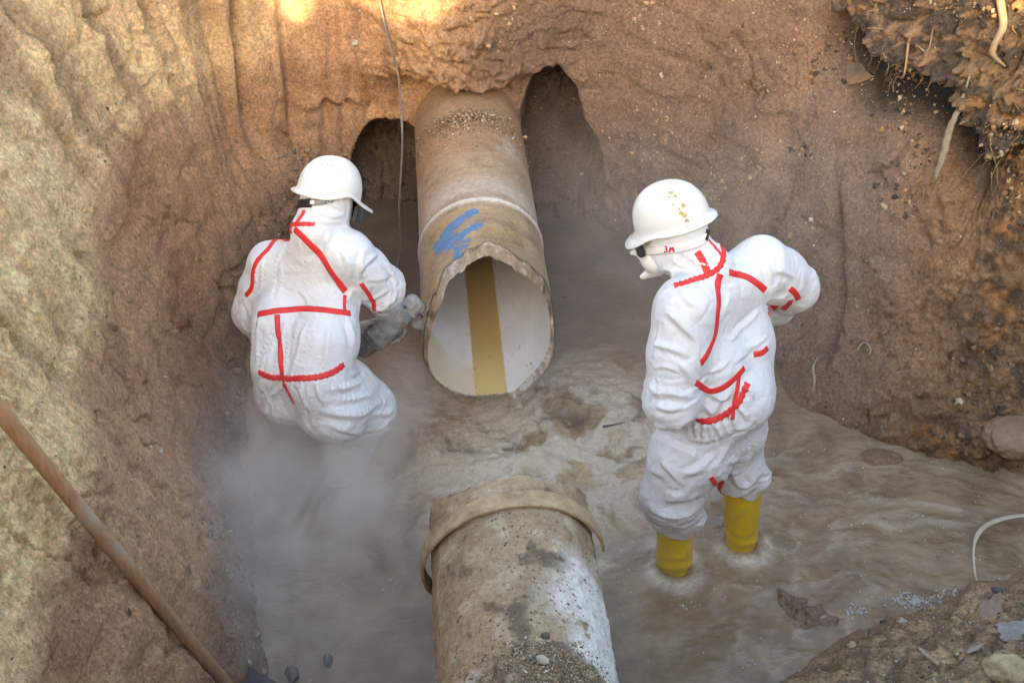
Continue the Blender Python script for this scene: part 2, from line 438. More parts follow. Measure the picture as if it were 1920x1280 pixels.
t = NT('soil'); o = t.obj(); a = t.attr('col'); we = t.attr('wet')
g1 = t.noise(70, 5, .75, o); g2 = t.noise(300, 3, .7, o); g3 = t.noise(16, 2, .6, o)
c = t.mix(.85, a.outputs['Color'], t.mix(t.ramp(g1, .30, .70), (.40, .39, .38), (1.65, 1.62, 1.58)), 'MULTIPLY')
c = t.mix(.5, c, t.mix(t.ramp(g2, .3, .7), (.55, .55, .55), (1.5, 1.5, 1.5)), 'MULTIPLY')
grc = t.n('ShaderNodeTexVoronoi'); grc.inputs['Scale'].default_value = 95; t.l(o, grc.inputs['Vector'])
sel = t.math('MULTIPLY', t.ramp(grc.outputs['Distance'], .30, .22), t.math('GREATER_THAN', t.n('ShaderNodeSeparateColor').outputs[0], .9))
sc = [x for x in t.t.nodes if x.bl_idname == 'ShaderNodeSeparateColor'][0]; t.l(grc.outputs['Color'], sc.inputs[0])
c = t.mix(t.math('MULTIPLY', sel, t.ramp(g3, .45, .6)), c, (.55, .47, .36))
h = t.math('ADD', t.math('MULTIPLY', g1, 1.0), t.math('ADD', t.math('MULTIPLY', g2, .35), t.math('MULTIPLY', sel, .5)))
t.bsdf(c, t.ramp(we.outputs['Fac'], 0, 1, .92, .52), t.bump(h, .9, .014), .35)
SOIL = t.m

V3 = P.reshape(-1, 3); C3 = C.reshape(-1, 3); W1 = wet.reshape(-1)
owner = np.argmax(np.stack(zone_w), 0)
faces_u = grid_faces(NU, NV, True).reshape(NU, NV - 1, 4)
TERR = {}
for k, nm in enumerate(('earth_wall_left', 'earth_wall_back', 'earth_wall_right', 'earth_bank_near')):
    fs = faces_u[owner == k][:, :NZ].reshape(-1, 4)
    ids, inv = np.unique(fs, return_inverse=True)
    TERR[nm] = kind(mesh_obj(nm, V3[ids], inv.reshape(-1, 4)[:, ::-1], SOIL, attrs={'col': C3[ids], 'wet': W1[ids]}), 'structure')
fs = faces_u[:, NZ:].reshape(-1, 4); ids, inv = np.unique(fs, return_inverse=True)
kind(mesh_obj('ground', V3[ids], inv.reshape(-1, 4)[:, ::-1], SOIL, attrs={'col': C3[ids], 'wet': W1[ids]}), 'structure')
TERR['earth_wall_left']['label'] = 'steep scraped sandy clay wall beside the crouching worker'
TERR['earth_wall_back']['label'] = 'earth wall with two washed out hollows around the broken pipe'
TERR['earth_wall_right']['label'] = 'sloping brown earth wall with a lumpy dark overhang of topsoil'
TERR['earth_bank_near']['label'] = 'low gravelly bank at the edge of the muddy water'
def bvh_of(*objs):
    vs, fs, off = [], [], 0
    for ob in objs:
        me = ob.data; v = np.empty(len(me.vertices) * 3, np.float32); me.vertices.foreach_get('co', v)
        lp = np.empty(len(me.loops), np.int32); me.loops.foreach_get('vertex_index', lp)
        vs += v.reshape(-1, 3).tolist(); fs += (lp.reshape(-1, 4) + off).tolist(); off += len(me.vertices)
    return BVHTree.FromPolygons(vs, fs)
GB = bvh_of(*TERR.values())
def on_ground(px, py):
    """the point of the pit wall seen at a pixel of the photograph"""
    h = GB.ray_cast(Vector((0, 0, CAMZ)), Vector(ray(px, py)))
    if h[0] is not None and h[1].dot(Vector(ray(px, py))) > 0: h = (h[0], -h[1])
    return (np.array(h[0]), np.array(h[1])) if h[0] is not None else (JZ(px, py, .02), np.array((0, 0, 1.)))

# added unseen heap: crest shades most of the pit, gaps let sun patches through
sx_ = np.linspace(-3.4, 3.6, 330, dtype=np.float32); sy_ = np.linspace(-1.1, .72, 90, dtype=np.float32); HX, HY = np.meshgrid(sx_, sy_, indexing='ij')
hn = 1.35 * fbm(HX * 3.4, HY * 1.2, 0 * HX, 4, 96, .6); hf = np.abs(pn(HX * 7, HY * 7, 0 * HX, 97)) + .5 * np.abs(pn(HX * 15, HY * 15, 0 * HX, 98))
HH = (1.18 - .44 * ss(-.72, -1.0, HX) * ss(-2.0, -1.65, HX) - .42 * np.exp(-((HX - 1.5) / .22) ** 2) + .22 * hn) * np.exp(-((HY + .2) / .34) ** 2)
HH = HH * ss(3.4, 2.8, np.abs(HX)) + .10 * hf * ss(.05, .2, HH) - .06
kind(mesh_obj('shade_heap', np.stack([HX, HY, 2.0 + HH], -1).reshape(-1, 3), grid_faces(330, 90), SOIL, attrs={'col': lerp((.28, .18, .11), (.36, .25, .14), ss(-.3, .4, hn)).reshape(-1, 3), 'wet': (0 * HX).reshape(-1)}), 'structure')

# pit floor, under the water
t = mesh_obj('pit_floor', [(-3, 1, -.36), (4, 1, -.36), (4, 7, -.36), (-3, 7, -.36)], [(0, 1, 2, 3)], SOIL, attrs={'col': [(.2, .13, .08)] * 4, 'wet': [1] * 4}); kind(t, 'structure')

# ------------------------------------------------------------------ muddy water
hx = .0085
xs = np.arange(-1.45, 2.95, hx, dtype=np.float32); ys = np.arange(1.9, 6.15, hx, dtype=np.float32)
WX, WY = np.meshgrid(xs, ys, indexing='ij'); WZ = 0 * WX
pour = np.array((.15, 3.72))
r = np.hypot((WX - .22) / 1.25, WY - 3.72)
turb = ss(.85, .1, r) 
run_r = ss(.2, .9, WX) * ss(2.4, 2.8, WY) * ss(4.7, 3.6, WY + .25 * np.abs(WX - 1.5) * 0)       # the stream leaving to the right
act = np.clip(turb + .55 * run_r + .18, 0, 1)
wx = .16 * fbm(WX * 2.2, WY * 2.2, WZ, 3, 3); wy = .16 * fbm(WX * 2.2, WY * 2.2, WZ, 3, 6)
ang = -.25 + .2 * np.sin(WX * 1.6 - .6) - .12 * (WY - 3.2)
qx = (WX + wx) * np.cos(ang) + (WY + wy) * np.sin(ang); qy = -(WX + wx) * np.sin(ang) + (WY + wy) * np.cos(ang)
flowr = fbm(qx * 2.4, qy * 6, WZ, 5, 12, .55)
chop = fbm((WX + wx) * 7, (WY + wy) * 7, WZ, 5, 22, .6); rip = fbm(WX * 22 + 3 * wx, WY * 26 + 3 * wy, WZ, 4, 32, .6)
hz = turb * (.06 * chop + .03 * fbm((WX + 2 * wx) * 3, (WY + 2 * wy) * 3, WZ, 3, 25)) + run_r * .022 * flowr + act * .010 * rip + .002 * chop
hz = hz + .05 * np.exp(-(((WX - .02) / .22) ** 2 + ((WY - 3.66) / .13) ** 2))                   # the boil under the pipe's mouth
fo = fbm((WX + 1.5 * wx) * 5, (WY + 1.5 * wy) * 5, WZ, 6, 44, .62, True)
foam = turb * ss(.12, .6, fo + .3 * chop)
fo2 = 1 - np.abs(fbm(qx * 2.0, qy * 4.5, WZ, 5, 47, .6)) * 3.0
foam = np.maximum(foam, run_r * ss(.62, 1.0, fo2) * ss(-.1, .4, flowr + .2) * .26)
band = np.exp(-((WY - 3.02 - .18 * np.cos((WX - .55) * 5)) / .05) ** 2) * ss(.1, .3, WX) * ss(.75, .55, WX)
foam = np.clip(np.maximum(foam, band * ss(-.3, .4, chop + .2) * .75), 0, 1)
# wash round the boots
for bx0, by0 in ((.614, 3.086), (.893, 3.207)):
    rr = np.hypot(WX - bx0, WY - by0); foam = np.maximum(foam, np.exp(-((rr - .095) / .03) ** 2) * .8 * ss(-.4, .3, chop)); hz = hz + .016 * np.exp(-((rr - .08) / .04) ** 2)
mudc = lerp((.20, .135, .083), (.335, .24, .15), ss(-.5, .6, chop))
mudc = lerp(mudc, lerp((.20, .14, .08), (.56, .39, .185), ss(-.45, .25, chop)), np.exp(-(((WX - .2) / .5) ** 2 + ((WY - 3.62) / .4) ** 2)))
mudc = lerp(mudc, (.24, .145, .085), ss(.1, .5, fbm(WX * 1.7, WY * 1.7, WZ, 3, 49)) * (1 - turb) * .6)
mudc = lerp(mudc, (.13, .105, .085), ss(4.1, 4.7, WY) * .6)
WV = np.stack([WX, WY, hz], -1).reshape(-1, 3)
t = NT('muddy_water'); o = t.obj(); a = t.attr('col'); fm = t.attr('foam')
lace = t.noise(70, 6, .7, o); lace2 = t.vor(60, 'DISTANCE_TO_EDGE', o)
ff = t.math('MULTIPLY', fm.outputs['Fac'], t.ramp(lace, .3, .62, .35, 1.1))
c = t.mix(t.math('MINIMUM', ff, .85), a.outputs['Color'], (.74, .65, .52))
r1 = t.noise(26, 3, .55, t.scale(o, 1, 1.9, 1), .8); r2 = t.noise(90, 2, .5, o)
nb = t.bump(t.math('ADD', t.math('MULTIPLY', r1, 1.0), t.math('MULTIPLY', r2, .3)), .5, .012)
b = t.bsdf(c, t.ramp(fm.outputs['Fac'], 0, 1, .04, .4), nb, .9, IOR=1.38)
tr = t.n('ShaderNodeBsdfTransparent'); mx = t.n('ShaderNodeMixShader'); mx.inputs[0].default_value = .13
t.l(b.outputs[0], mx.inputs[1]); t.l(tr.outputs[0], mx.inputs[2]); t.l(mx.outputs[0], t.out.inputs['Surface'])
wat = mesh_obj('water', WV, grid_faces(len(xs), len(ys)), t.m, attrs={'col': mudc.reshape(-1, 3), 'foam': foam.reshape(-1)})
kind(wat, 'structure', 'brown churning flood water on the pit floor')
def wz(x, y):
    i = int(np.clip((x - xs[0]) / hx, 0, len(xs) - 1)); j = int(np.clip((y - ys[0]) / hx, 0, len(ys) - 1)); return float(hz[i, j])

# ------------------------------------------------------------------ pipes
AX0 = np.array((-.085, 3.81, .5)); AXD = np.array((-.0802, .99678, 0.))       # axis of both pipes, pointing to the far wall
AXR = np.array((.99678, .0802, 0.))
RO, RI = .267, .250
def pipe_pt(th, yy, r):
    """th from the top, positive to the right; yy = world Y along the axis"""
    s = (yy - AX0[1]) / AXD[1]
    return AX0 + s[..., None] * AXD + (r * np.sin(th))[..., None] * AXR + (r * np.cos(th))[..., None] * np.array((0, 0, 1.))
def pipe_sheet(name, th, y0, y1, r, nv, mat, parent, attrs_fn, rfun=None):
    """y0, y1 arrays over th"""
    nu = len(th); v = np.linspace(0, 1, nv)[None, :]
    TH = th[:, None] + 0 * v; YY = y0[:, None] * (1 - v) + y1[:, None] * v
    RR = np.full_like(TH, r) if np.isscalar(r) else r
    if rfun is not None: RR = RR + rfun(TH, YY)
    Pp = pipe_pt(TH, YY, RR)
    return mesh_obj(name, Pp.reshape(-1, 3), grid_faces(nu, nv), mat, parent, attrs={k: a.reshape((-1, 3) if a.ndim == 3 else -1) for k, a in attrs_fn(TH, YY, Pp).items()})
def pipe_mat(name, rough=.75, bump=.5, con=1.0):
    t = NT(name); o = t.obj(); a = t.attr('col')
    n1 = t.noise(60, 8, .7, o); n2 = t.noise(180, 4, .7, o); n3 = t.noise(24, 6, .6, t.scale(o, 1, 5, 1))
    c = t.mix(.7 * con, a.outputs['Color'], t.mix(t.ramp(n1, .28, .72), (.6, .58, .55), (1.4, 1.4, 1.4)), 'MULTIPLY')
    c = t.mix(.5 * con, c, t.mix(t.ramp(n3, .3, .7), (.75, .72, .68), (1.25, 1.25, 1.25)), 'MULTIPLY')
    sp = t.math('MULTIPLY', t.ramp(t.vor(70, 'F1', o), .2, .13), t.ramp(n1, .5, .6))
    c = t.mix(t.math('MULTIPLY', sp, .7 * con), c, (.07, .05, .035))
    t.bsdf(c, rough, t.bump(t.math('ADD', n1, t.math('MULTIPLY', n2, .5)), bump, .004), .35)
    return t.m
PM_OUT = pipe_mat('pipe_skin'); PM_IN = pipe_mat('pipe_lining', .4, .05, .22); PM_FR = pipe_mat('pipe_fracture', .9, 1.0)

def paint_outer_far(TH, YY, Pp):
    a, b = TH * RO, YY
    n1 = fbm(a * 3, b * 3, 0 * a, 4, 201); n2 = fbm(a * 3, b * 14, 0 * a, 4, 206); n3 = fbm(a * 16, b * 16, 0 * a, 4, 211)
    C = lerp((.34, .25, .16), (.44, .345, .235), ss(-.4, .4, n2)); C = lerp(C, (.25, .16, .095), ss(-.05, .40, n1)); C = lerp(C, (.20, .135, .085), ss(.1, .5, fbm(a * 9, b * 9, 0 * a, 5, 216)) * .7)
    C = lerp(C, (.50, .45, .38), np.exp(-((b - 4.56 + .05 * n2) / .09) ** 2) * ss(-.35, .2, n1 + .4 + n2 * .4) * .8)     # pale scour beyond the joint
    side = ss(.9, 1.45, np.abs(TH)); C = lerp(C, (.46, .42, .375), side * .8)
    C = lerp(C, (.36, .22, .12), ss(4.75, 5.0, b) * .7)
    C = lerp(C, (.46, .40, .31), np.exp(-(((a - .19) / .07) ** 2 + ((b - 4.95 + .05 * n1) / .08) ** 2)) * ss(-.3, .1, n3 + .2))
    C = lerp(C, (.44, .30, .14), ss(4.44, 4.38, b) * ss(-.3, .3, n2) * .55)
    # blue paint, a worn scrawl
    bl = np.zeros_like(a)
    for (x0, y0, x1, y1, w) in ((-.165, 4.28, -.035, 4.36, .022), (-.12, 4.30, -.165, 4.21, .02), (-.21, 4.24, -.10, 4.20, .022), (-.10, 4.20, -.02, 4.255, .018),
                                (-.20, 4.19, -.12, 4.16, .018), (-.13, 4.15, -.06, 4.165, .011), (-.125, 4.12, -.07, 4.125, .010), (-.12, 4.17, -.11, 4.06, .011), (-.125, 4.075, -.085, 4.08, .009)):
        dx, dy = x1 - x0, y1 - y0; tt = np.clip(((a - x0) * dx + (b - y0) * dy) / (dx * dx + dy * dy), 0, 1)
        bl = np.maximum(bl, ss(w * 1.45, w * 1.1, np.hypot(a - x0 - tt * dx, b - y0 - tt * dy) + .014 * n3))
    C = lerp(C, (.06, .22, .45), bl * ss(-.35, .05, n3 + .8 * n2 + .12) * .88)
    C = lerp(C, (.68, .65, .60), np.exp(-((b - 4.455) / .017) ** 2) * ss(-.6, .0, n3 + .3) * .95)
    return {'col': C * (.90 + .18 * n3[..., None])}
BR = np.array([(-180, 3.795), (-140, 3.765), (-115, 3.75), (-92, 3.745), (-78, 3.775), (-66, 3.80), (-56, 3.86), (-47, 3.89), (-40, 3.97), (-33, 3.985), (-24, 4.0), (-14, 4.04), (-5, 4.062), (6, 4.058), (14, 4.035), (22, 4.01), (40, 3.985), (62, 3.965), (84, 3.955), (94, 3.92), (101, 3.875), (112, 3.855), (128, 3.84), (142, 3.83), (152, 3.805), (158, 3.79), (170, 3.79), (180, 3.795)])
NT_ = 400
th = np.linspace(-math.pi, math.pi, NT_)
def wrapn(fr, sd, octv=4): return fbm(np.cos(th) * fr, np.sin(th) * fr, 0 * th, octv, sd, .6)
yi = np.interp(np.degrees(th), BR[:, 0], BR[:, 1]) + ss(2.6, 1.2, np.abs(th)) * (.022 * wrapn(5, 221) + .014 * wrapn(17, 223)) + .006 * wrapn(40, 225) + ss(2.4, 1.4, np.abs(th)) * .016 * np.floor(3 * wrapn(7, 227) + .5) / 3 + ss(1.0, 2.4, np.abs(th)) * .006 * np.floor(3 * wrapn(16, 229) + .5)
topm = ss(2.2, .9, np.abs(th + .15))
yo = yi + .012 + topm * (.060 + .05 * wrapn(3, 231) + .03 * wrapn(12, 235)); yo = np.maximum(yo, yi + .006)
ntc = ss(1.62, 1.78, th) * ss(2.88, 2.78, th); yo = yo - ntc * (.040 + .012 * wrapn(9, 239))
far = np.full(NT_, 5.95)
up = empty('broken_pipe', tuple(AX0 - np.array((0, 0, RO))))
def rf_out(TH, YY): 
    return .0015 * fbm(TH * 6, YY * 20, 0 * TH, 3, 241) + .009 * np.exp(-((YY - 4.455) / .012) ** 2) + .003 * ss(4.46, 4.43, YY)
p1 = pipe_sheet('pipe_shell', th, yo, far, RO, 330, PM_OUT, None, paint_outer_far, rf_out)
def paint_in(TH, YY, Pp):
    a = (np.abs(TH) - math.pi) * RI * np.sign(TH) ; al = np.where(TH > 0, math.pi - TH, -math.pi - TH) * RI    # distance from the invert, right positive
    n1 = fbm(al * 6, YY * 6, 0 * al, 4, 251); n3 = fbm(al * 30, YY * 30, 0 * al, 4, 255)
    C = lerp((.66, .63, .60), (.72, .70, .68), ss(-.4, .4, n1))
    C = lerp(C, (.60, .46, .26), ss(4.08, 3.88, YY + .14 * n1) * ss(.0, -.06, al + .05 * n1) * .85)
    C = lerp(C, (.58, .50, .40), ss(4.02, 3.82, YY) * .4)
    st = ss(.069, .064, np.abs(al + .0 + .002 * n3) )
    C = lerp(C, lerp((.47, .30, .075), (.60, .42, .14), ss(4.15, 3.85, YY)), st * .97)
    spot = ss(.42, .52, fbm(al * 45, YY * 45, 0 * al, 3, 261)) * ss(-.1, .2, fbm(al * 5, YY * 5, 0 * al, 2, 265))
    C = lerp(C, (.16, .12, .08), spot * .8)
    edge = ss(.035, .0, YY - np.interp(TH.ravel(), th, yi).reshape(TH.shape) + .012 * n3) * ss(1.3, .6, np.abs(TH) ) 
    C = lerp(C, (.30, .22, .14), edge * .6)
    return {'col': C}
p2 = pipe_sheet('inner_lining', th, yi, far, RI, 170, PM_IN, None, paint_in)
def rim(name, yo, yi, mat, seed, parent, rr=(RO, RI), sgn=1, pale=None):
    nr = 12; v = np.linspace(0, 1, nr)[None, :]
    TH = th[:, None] + 0 * v; YY = yo[:, None] * (1 - v) + yi[:, None] * v; RR = rr[0] * (1 - v ** 1.4) + rr[1] * v ** 1.4 + 0 * TH
    nn = fbm(np.cos(TH) * 9, np.sin(TH) * 9, YY * 34, 4, seed, .6); e = np.sin(math.pi * v)
    RR = RR + e * .009 * nn; YY = YY + e * .014 * fbm(np.cos(TH) * 14, np.sin(TH) * 14, v * 3 + 0 * TH, 3, seed + 7)
    n2 = fbm(np.cos(TH) * 5, np.sin(TH) * 5, YY * 12, 4, seed + 11)
    C = lerp((.30, .21, .13), (.50, .42, .31), ss(.0, .6, n2 + .5 * nn)); C = lerp(C, (.13, .085, .055), ss(-.05, .4, -n2 + .3 * nn))
    if pale is not None: C = lerp(C, (.55, .52, .46), pale(TH) * ss(-.5, .2, nn))
    Pp = pipe_pt(TH, YY, RR)
    return mesh_obj(name, Pp.reshape(-1, 3), grid_faces(NT_, nr), mat, parent, attrs={'col': C.reshape(-1, 3)})
p3 = rim('broken_edge', yo, yi, PM_FR, 271, None, pale=lambda T: np.maximum(ss(1.6, 2.2, np.abs(T)) * .8, np.exp(-((T + .55) / .2) ** 2) * .7))
adopt(up, p1, p2, p3)
p3['label'] = 'ragged fractured edge of the pipe wall'; p2['label'] = 'white inner lining with an ochre stain along the bottom'
tag(up, 'large broken pipe with blue paint and jagged mouth, emerging from the earth wall', 'pipe')

# near pipe
def mound(TH, YY): return .026 * ss(2.19, 2.02, YY + .05 * fbm(TH * 4, YY * 6, 0 * TH, 3, 353) + .10 * (TH - .15) ** 2) * (1 + .35 * fbm(TH * 10, YY * 40, 0 * TH, 4, 357, .65))
lo_y = np.full(NT_, .55)
ye = 2.83 + .04 * np.cos(th) * 0 + .010 * wrapn(3, 281) + .010 * wrapn(14, 285) + .09 * ss(.35, 1.5, np.abs(th)) - .025 * np.exp(-((th + .75) / .25) ** 2)
yeo = ye - .014 - .018 * np.clip(wrapn(5, 288) + .5, 0, 2)
def paint_outer_near(TH, YY, Pp):
    a, b = TH * RO, YY
    n1 = fbm(a * 4, b * 4, 0 * a, 5, 301); n2 = fbm(a * 5 + .6 * n1, b * 20, 0 * a, 4, 306); n3 = fbm(a * 22, b * 22, 0 * a, 4, 311)
    C = lerp((.31, .215, .13), (.38, .285, .18), ss(-.3, .4, n2)); C = lerp(C, (.22, .145, .085), ss(.0, .5, n1) * .8)
    C = lerp(C, (.37, .235, .135), ss(-.02, -.16, a) * ss(2.45, 2.25, b) * ss(1.7, 2.0, b) * .8)
    C = lerp(C, (.46, .37, .26), ss(.0, .4, fbm(a * 12, b * 12, 0 * a, 5, 317)) * .7); C = lerp(C, (.11, .075, .05), ss(.10, .35, fbm(a * 7, b * 7, 0 * a, 5, 321)) * ss(.30, .1, np.abs(a)) * .85)
    white = ss(.04, .2, a + .12 * n1 - .02) * ss(2.62, 2.38, b + .18 * n1) + .9 * np.exp(-(((a + .17) / .07) ** 2)) * ss(2.18, 2.02, b + .1 * n1) * ss(-.2, .2, n1)
    C = lerp(C, (.66, .63, .58), np.clip(white * 1.3, 0, 1) * ss(-.25, -.05, n3 * .7 + n1 * .5 + .10))
    C = lerp(C, lerp((.15, .10, .065), (.34, .25, .16), ss(-.3, .4, n3 + .5 * n1)), ss(.003, .012, mound(TH, YY)))
    C = lerp(C, (.10, .075, .05), ss(.36, .5, fbm(a * 34, b * 34, 0 * a, 3, 331)) * .7)
    return {'col': C * (1 + .2 * n3[..., None])}
np1 = pipe_sheet('pipe_shell', th, lo_y, yeo, RO, 330, PM_OUT, None, paint_outer_near, lambda TH, YY: .003 * fbm(TH * 5, YY * 20, 0 * TH, 4, 341) + .007 * ss(.1, .5, fbm(TH * 3, YY * 11, 0 * TH, 5, 345, .6)) + .004 * ss(.0, .5, fbm(TH * 9, YY * 34, 0 * TH, 4, 349, .6)) + mound(TH, YY))
np2 = pipe_sheet('inner_lining', th, lo_y, ye, RI, 40, PM_IN, None, lambda TH, YY, Pp: {'col': lerp((.5, .45, .38), (.55, .5, .42), 0 * TH)})
np3 = rim('broken_edge', yeo, ye, PM_FR, 371, None, pale=lambda T: np.exp(-((T - .1) / .5) ** 2) * .8)
def _axis(yv): return AX0 + (yv - AX0[1]) / AXD[1] * AXD
low = empty('buried_pipe', tuple(_axis(2.8) - np.array((0, 0, RO)))); adopt(low, np1, np2, np3)
tag(low, 'dirt caked near end of the pipe with white patches, wearing a loose collar ring', 'pipe')

# split collar ring round the near pipe
nt, prof = 120, [(-.5, 0), (-.5, 1), (-.38, 1.15), (.38, 1.15), (.5, 1), (.5, 0)]
tc = np.linspace(R(-128), R(84), nt); vs = []
for i, a_ in enumerate(tc):
    cxy = _axis(2.70 + .035 * math.sin(a_ * 1.2)); rr = .286 + .010 * abs(a_) 
    wv = .066 * (1 - .35 * ss(.88, 1, i / (nt - 1)) - .3 * ss(.1, 0, i / (nt - 1)))
    tilt = -.10 * (a_) * .35 
    for s_, q in prof:
        yv = s_ * wv
        p = cxy + AXD * yv + (rr + q * .009 - .008) * (math.sin(a_) * AXR + math.cos(a_) * np.array((0, 0, 1.))) + np.array((0, 0, -.008))
        vs.append(p + AXD * (-.02 * a_))
npf = len(prof)
fs = [(i * npf + k, (i + 1) * npf + k, (i + 1) * npf + (k + 1) % npf, i * npf + (k + 1) % npf) for i in range(nt - 1) for k in range(npf)] + [tuple(range(npf))[::-1], tuple((nt - 1) * npf + k for k in range(npf))]
CLR = mat_simple('collar_mud', (.40, .29, .165), .8, .3, 26, .5, .004, dirt=(.24, .16, .09), dirt_amt=.6)
collar = mesh_obj('collar_ring', vs, fs, CLR, smooth=False)
tag(collar, 'split tan collar ring hung loosely round the near pipe', 'collar')

# ------------------------------------------------------------------ workers
def suit_mat(name):
    t = NT(name); o = t.obj(); dr = t.attr('dirt')
    w = t.n('ShaderNodeVectorMath', operation='ADD'); nz = t.n('ShaderNodeTexNoise'); nz.inputs['Scale'].default_value = 9; nz.inputs['Detail'].default_value = 3
    t.l(o, nz.inputs['Vector']); sc_ = t.n('ShaderNodeVectorMath', operation='SCALE'); sc_.inputs['Scale'].default_value = .12
    t.l(nz.outputs['Color'], sc_.inputs[0]); t.l(o, w.inputs[0]); t.l(sc_.outputs[0], w.inputs[1]); wv = w.outputs[0]
    v1 = t.vor(11, 'DISTANCE_TO_EDGE', wv); v2 = t.vor(26, 'DISTANCE_TO_EDGE', wv); f1 = t.vor(9, 'F1', wv)
    h = t.math('ADD', t.math('MULTIPLY', t.math('MINIMUM', v1, .25), 1.6), t.math('ADD', t.math('MULTIPLY', t.math('MINIMUM', v2, .2), .55), t.math('MULTIPLY', f1, .8)))
    fine = t.noise(420, 3, .6, o)
    nb = t.bump(h, .40, .018); nb = t.bump(fine, .12, .002, nb)
    sp = t.noise(70, 6, .75, o); mud = t.noise(7, 6, .7, o)
    c = t.mix(t.ramp(mud, .45, .7), (.68, .685, .70), (.62, .625, .64))
    c = t.mix(t.math('MULTIPLY', dr.outputs['Fac'], t.ramp(mud, .40, .62, .15, 1)), c, (.47, .44, .40))
    c = t.mix(t.math('MULTIPLY', t.math('ADD', dr.outputs['Fac'], .12), t.ramp(sp, .68, .74)), c, (.22, .16, .11))
    t.bsdf(c, .55, nb, .35, Sheen_Weight=.08)
    return t.m
SUIT = suit_mat('coverall_white')
TAPE = mat_simple('red_tape', (.70, .035, .035), .5, .12, 40, .25, .003)
HELM = mat_simple('helmet_white', (.63, .63, .615), .28, .03, 14, .03, .002, .5, dirt=(.62, .60, .55), dirt_amt=.35, dirt_scale=7)
BOOT = mat_simple('yellow_rubber', (.68, .46, .012), .30, .12, 9, .15, .006, .5, dirt=(.45, .32, .10), dirt_amt=.3, dirt_scale=12)
BLK = mat_simple('black_plastic', (.02, .02, .022), .4, .2, 30, .1)
GREY = mat_simple('grey_plastic', (.20, .20, .21), .45, .2, 30, .1)
WEB = mat_simple('white_elastic', (.72, .71, .69), .7, .06, 120, .3, .002)
MASK = mat_simple('mask_cloth', (.74, .72, .66), .75, .06, 60, .2, .003)
GLOVE = mat_simple('glove_knit', (.42, .40, .36), .8, .2, 50, .3, .003, dirt=(.2, .15, .1))
_g = NT('goggle_lens'); _g.bsdf((.03, .032, .035), .08, None, .6); LENS = _g.m

def suit_mesh(sdf, seed, clip, strokes, loose):
    """strokes: (height, width, points seen in the photograph) for each fold of the cloth; loose: (centre, radius, axis, count) small creases"""
    X, Y, Z = sdf.ax[0][:, None, None], sdf.ax[1][None, :, None], sdf.ax[2][None, None, :]
    sdf.f = np.maximum(sdf.f, clip(X, Y, Z).astype(np.float32))
    v, q = sdf.mesh()
    tmp = mesh_obj('tmp', v, q); md = tmp.modifiers.new('s', 'SUBSURF'); md.levels = 1; md.render_levels = 1
    bpy.context.view_layer.update(); me = bpy.data.meshes.new_from_object(tmp.evaluated_get(bpy.context.evaluated_depsgraph_get())); bpy.data.objects.remove(tmp)
    v = np.empty(len(me.vertices) * 3, np.float32); me.vertices.foreach_get('co', v); v = v.reshape(-1, 3).astype(float)
    q = np.empty(len(me.loops), np.int32); me.loops.foreach_get('vertex_index', q); q = q.reshape(-1, 4); bpy.data.meshes.remove(me)
    n = vnormals(v, q); x, y, z = v.T; rd = np.random.RandomState(seed); bv = BVHTree.FromPolygons(v.tolist(), q.tolist())
    disp = .004 * pn(x * 6, y * 6, z * 6, seed) + .0015 * pn(x * 15, y * 15, z * 15, seed + 3)
    wob = np.stack([pn(x * 9, y * 9, z * 9, seed + 20 + i) for i in range(3)], 1) * .007
    vw = v + wob
    def fold(D, hgt, sg):
        lo = D.min(0) - 5 * sg; hi = D.max(0) + 5 * sg; near = np.where(((v > lo) & (v < hi)).all(1))[0]
        if len(near) == 0 or len(D) < 3: return
        T = np.gradient(D, axis=0); T /= np.linalg.norm(T, axis=1)[:, None] + 1e-9
        w = vw[near][:, None, :] - D[None]; k = np.argmin((w ** 2).sum(2), 1); wk = w[np.arange(len(near)), k]
        u_ = k / (len(D) - 1); tap = np.clip(np.minimum(u_, 1 - u_) * 3.2 + .12, 0, 1) ** .8
        end = np.abs((wk * T[k]).sum(1)); t_ = (wk * np.cross(n[near], T[k])).sum(1); dep = np.abs((wk * n[near]).sum(1))
        f_ = np.where(t_ < 0, np.exp(-np.abs(t_) / (.75 * sg)), np.exp(-(t_ / (1.9 * sg)) ** 2)) - .65 * np.exp(-((t_ + 2.0 * sg) / (1.2 * sg)) ** 2)
        disp[near] += hgt * f_ * tap * np.exp(-(end / sg) ** 2) * (dep < .05)
    for hgt, sg, pts in strokes:
        P = [np.array(h[0]) for h in (bv.ray_cast(Vector((0, 0, CAMZ)), Vector(ray(*p))) for p in pts) if h[0] is not None]
        if len(P) >= 2:
            D = cr(P, 10); D = np.array([np.array(bv.find_nearest(Vector(p))[0]) for p in D]); fold(D, hgt, sg)
    for c, rad, axis, cnt in loose:
        c = np.asarray(c, float); axis = np.asarray(axis, float); axis = axis / np.linalg.norm(axis); pick = np.where(np.linalg.norm(v - c, axis=1) < rad)[0]
        for _ in range(int(cnt * 1.6) if len(pick) else 0):
            k_ = rd.choice(pick); p0, nn = v[k_], n[k_]; al = axis - nn * (axis @ nn)
            if np.linalg.norm(al) < .2: continue
            al /= np.linalg.norm(al); ac = np.cross(nn, al); an = rd.normal(0, .25); dr = al * math.cos(an) + ac * math.sin(an); sd_ = np.cross(nn, dr)
            L_ = rad * rd.uniform(.3, .7); bow = rd.normal(0, .12) * L_
            D = np.array([np.array(bv.find_nearest(Vector(p0 + dr * L_ * t_ + sd_ * bow * (1 - t_ * t_)))[0]) for t_ in np.linspace(-1, 1, 15)])
            fold(D, rd.uniform(.0022, .0055), rd.uniform(.003, .0065))
    return v + n * np.clip(disp, -.020, .022)[:, None], q
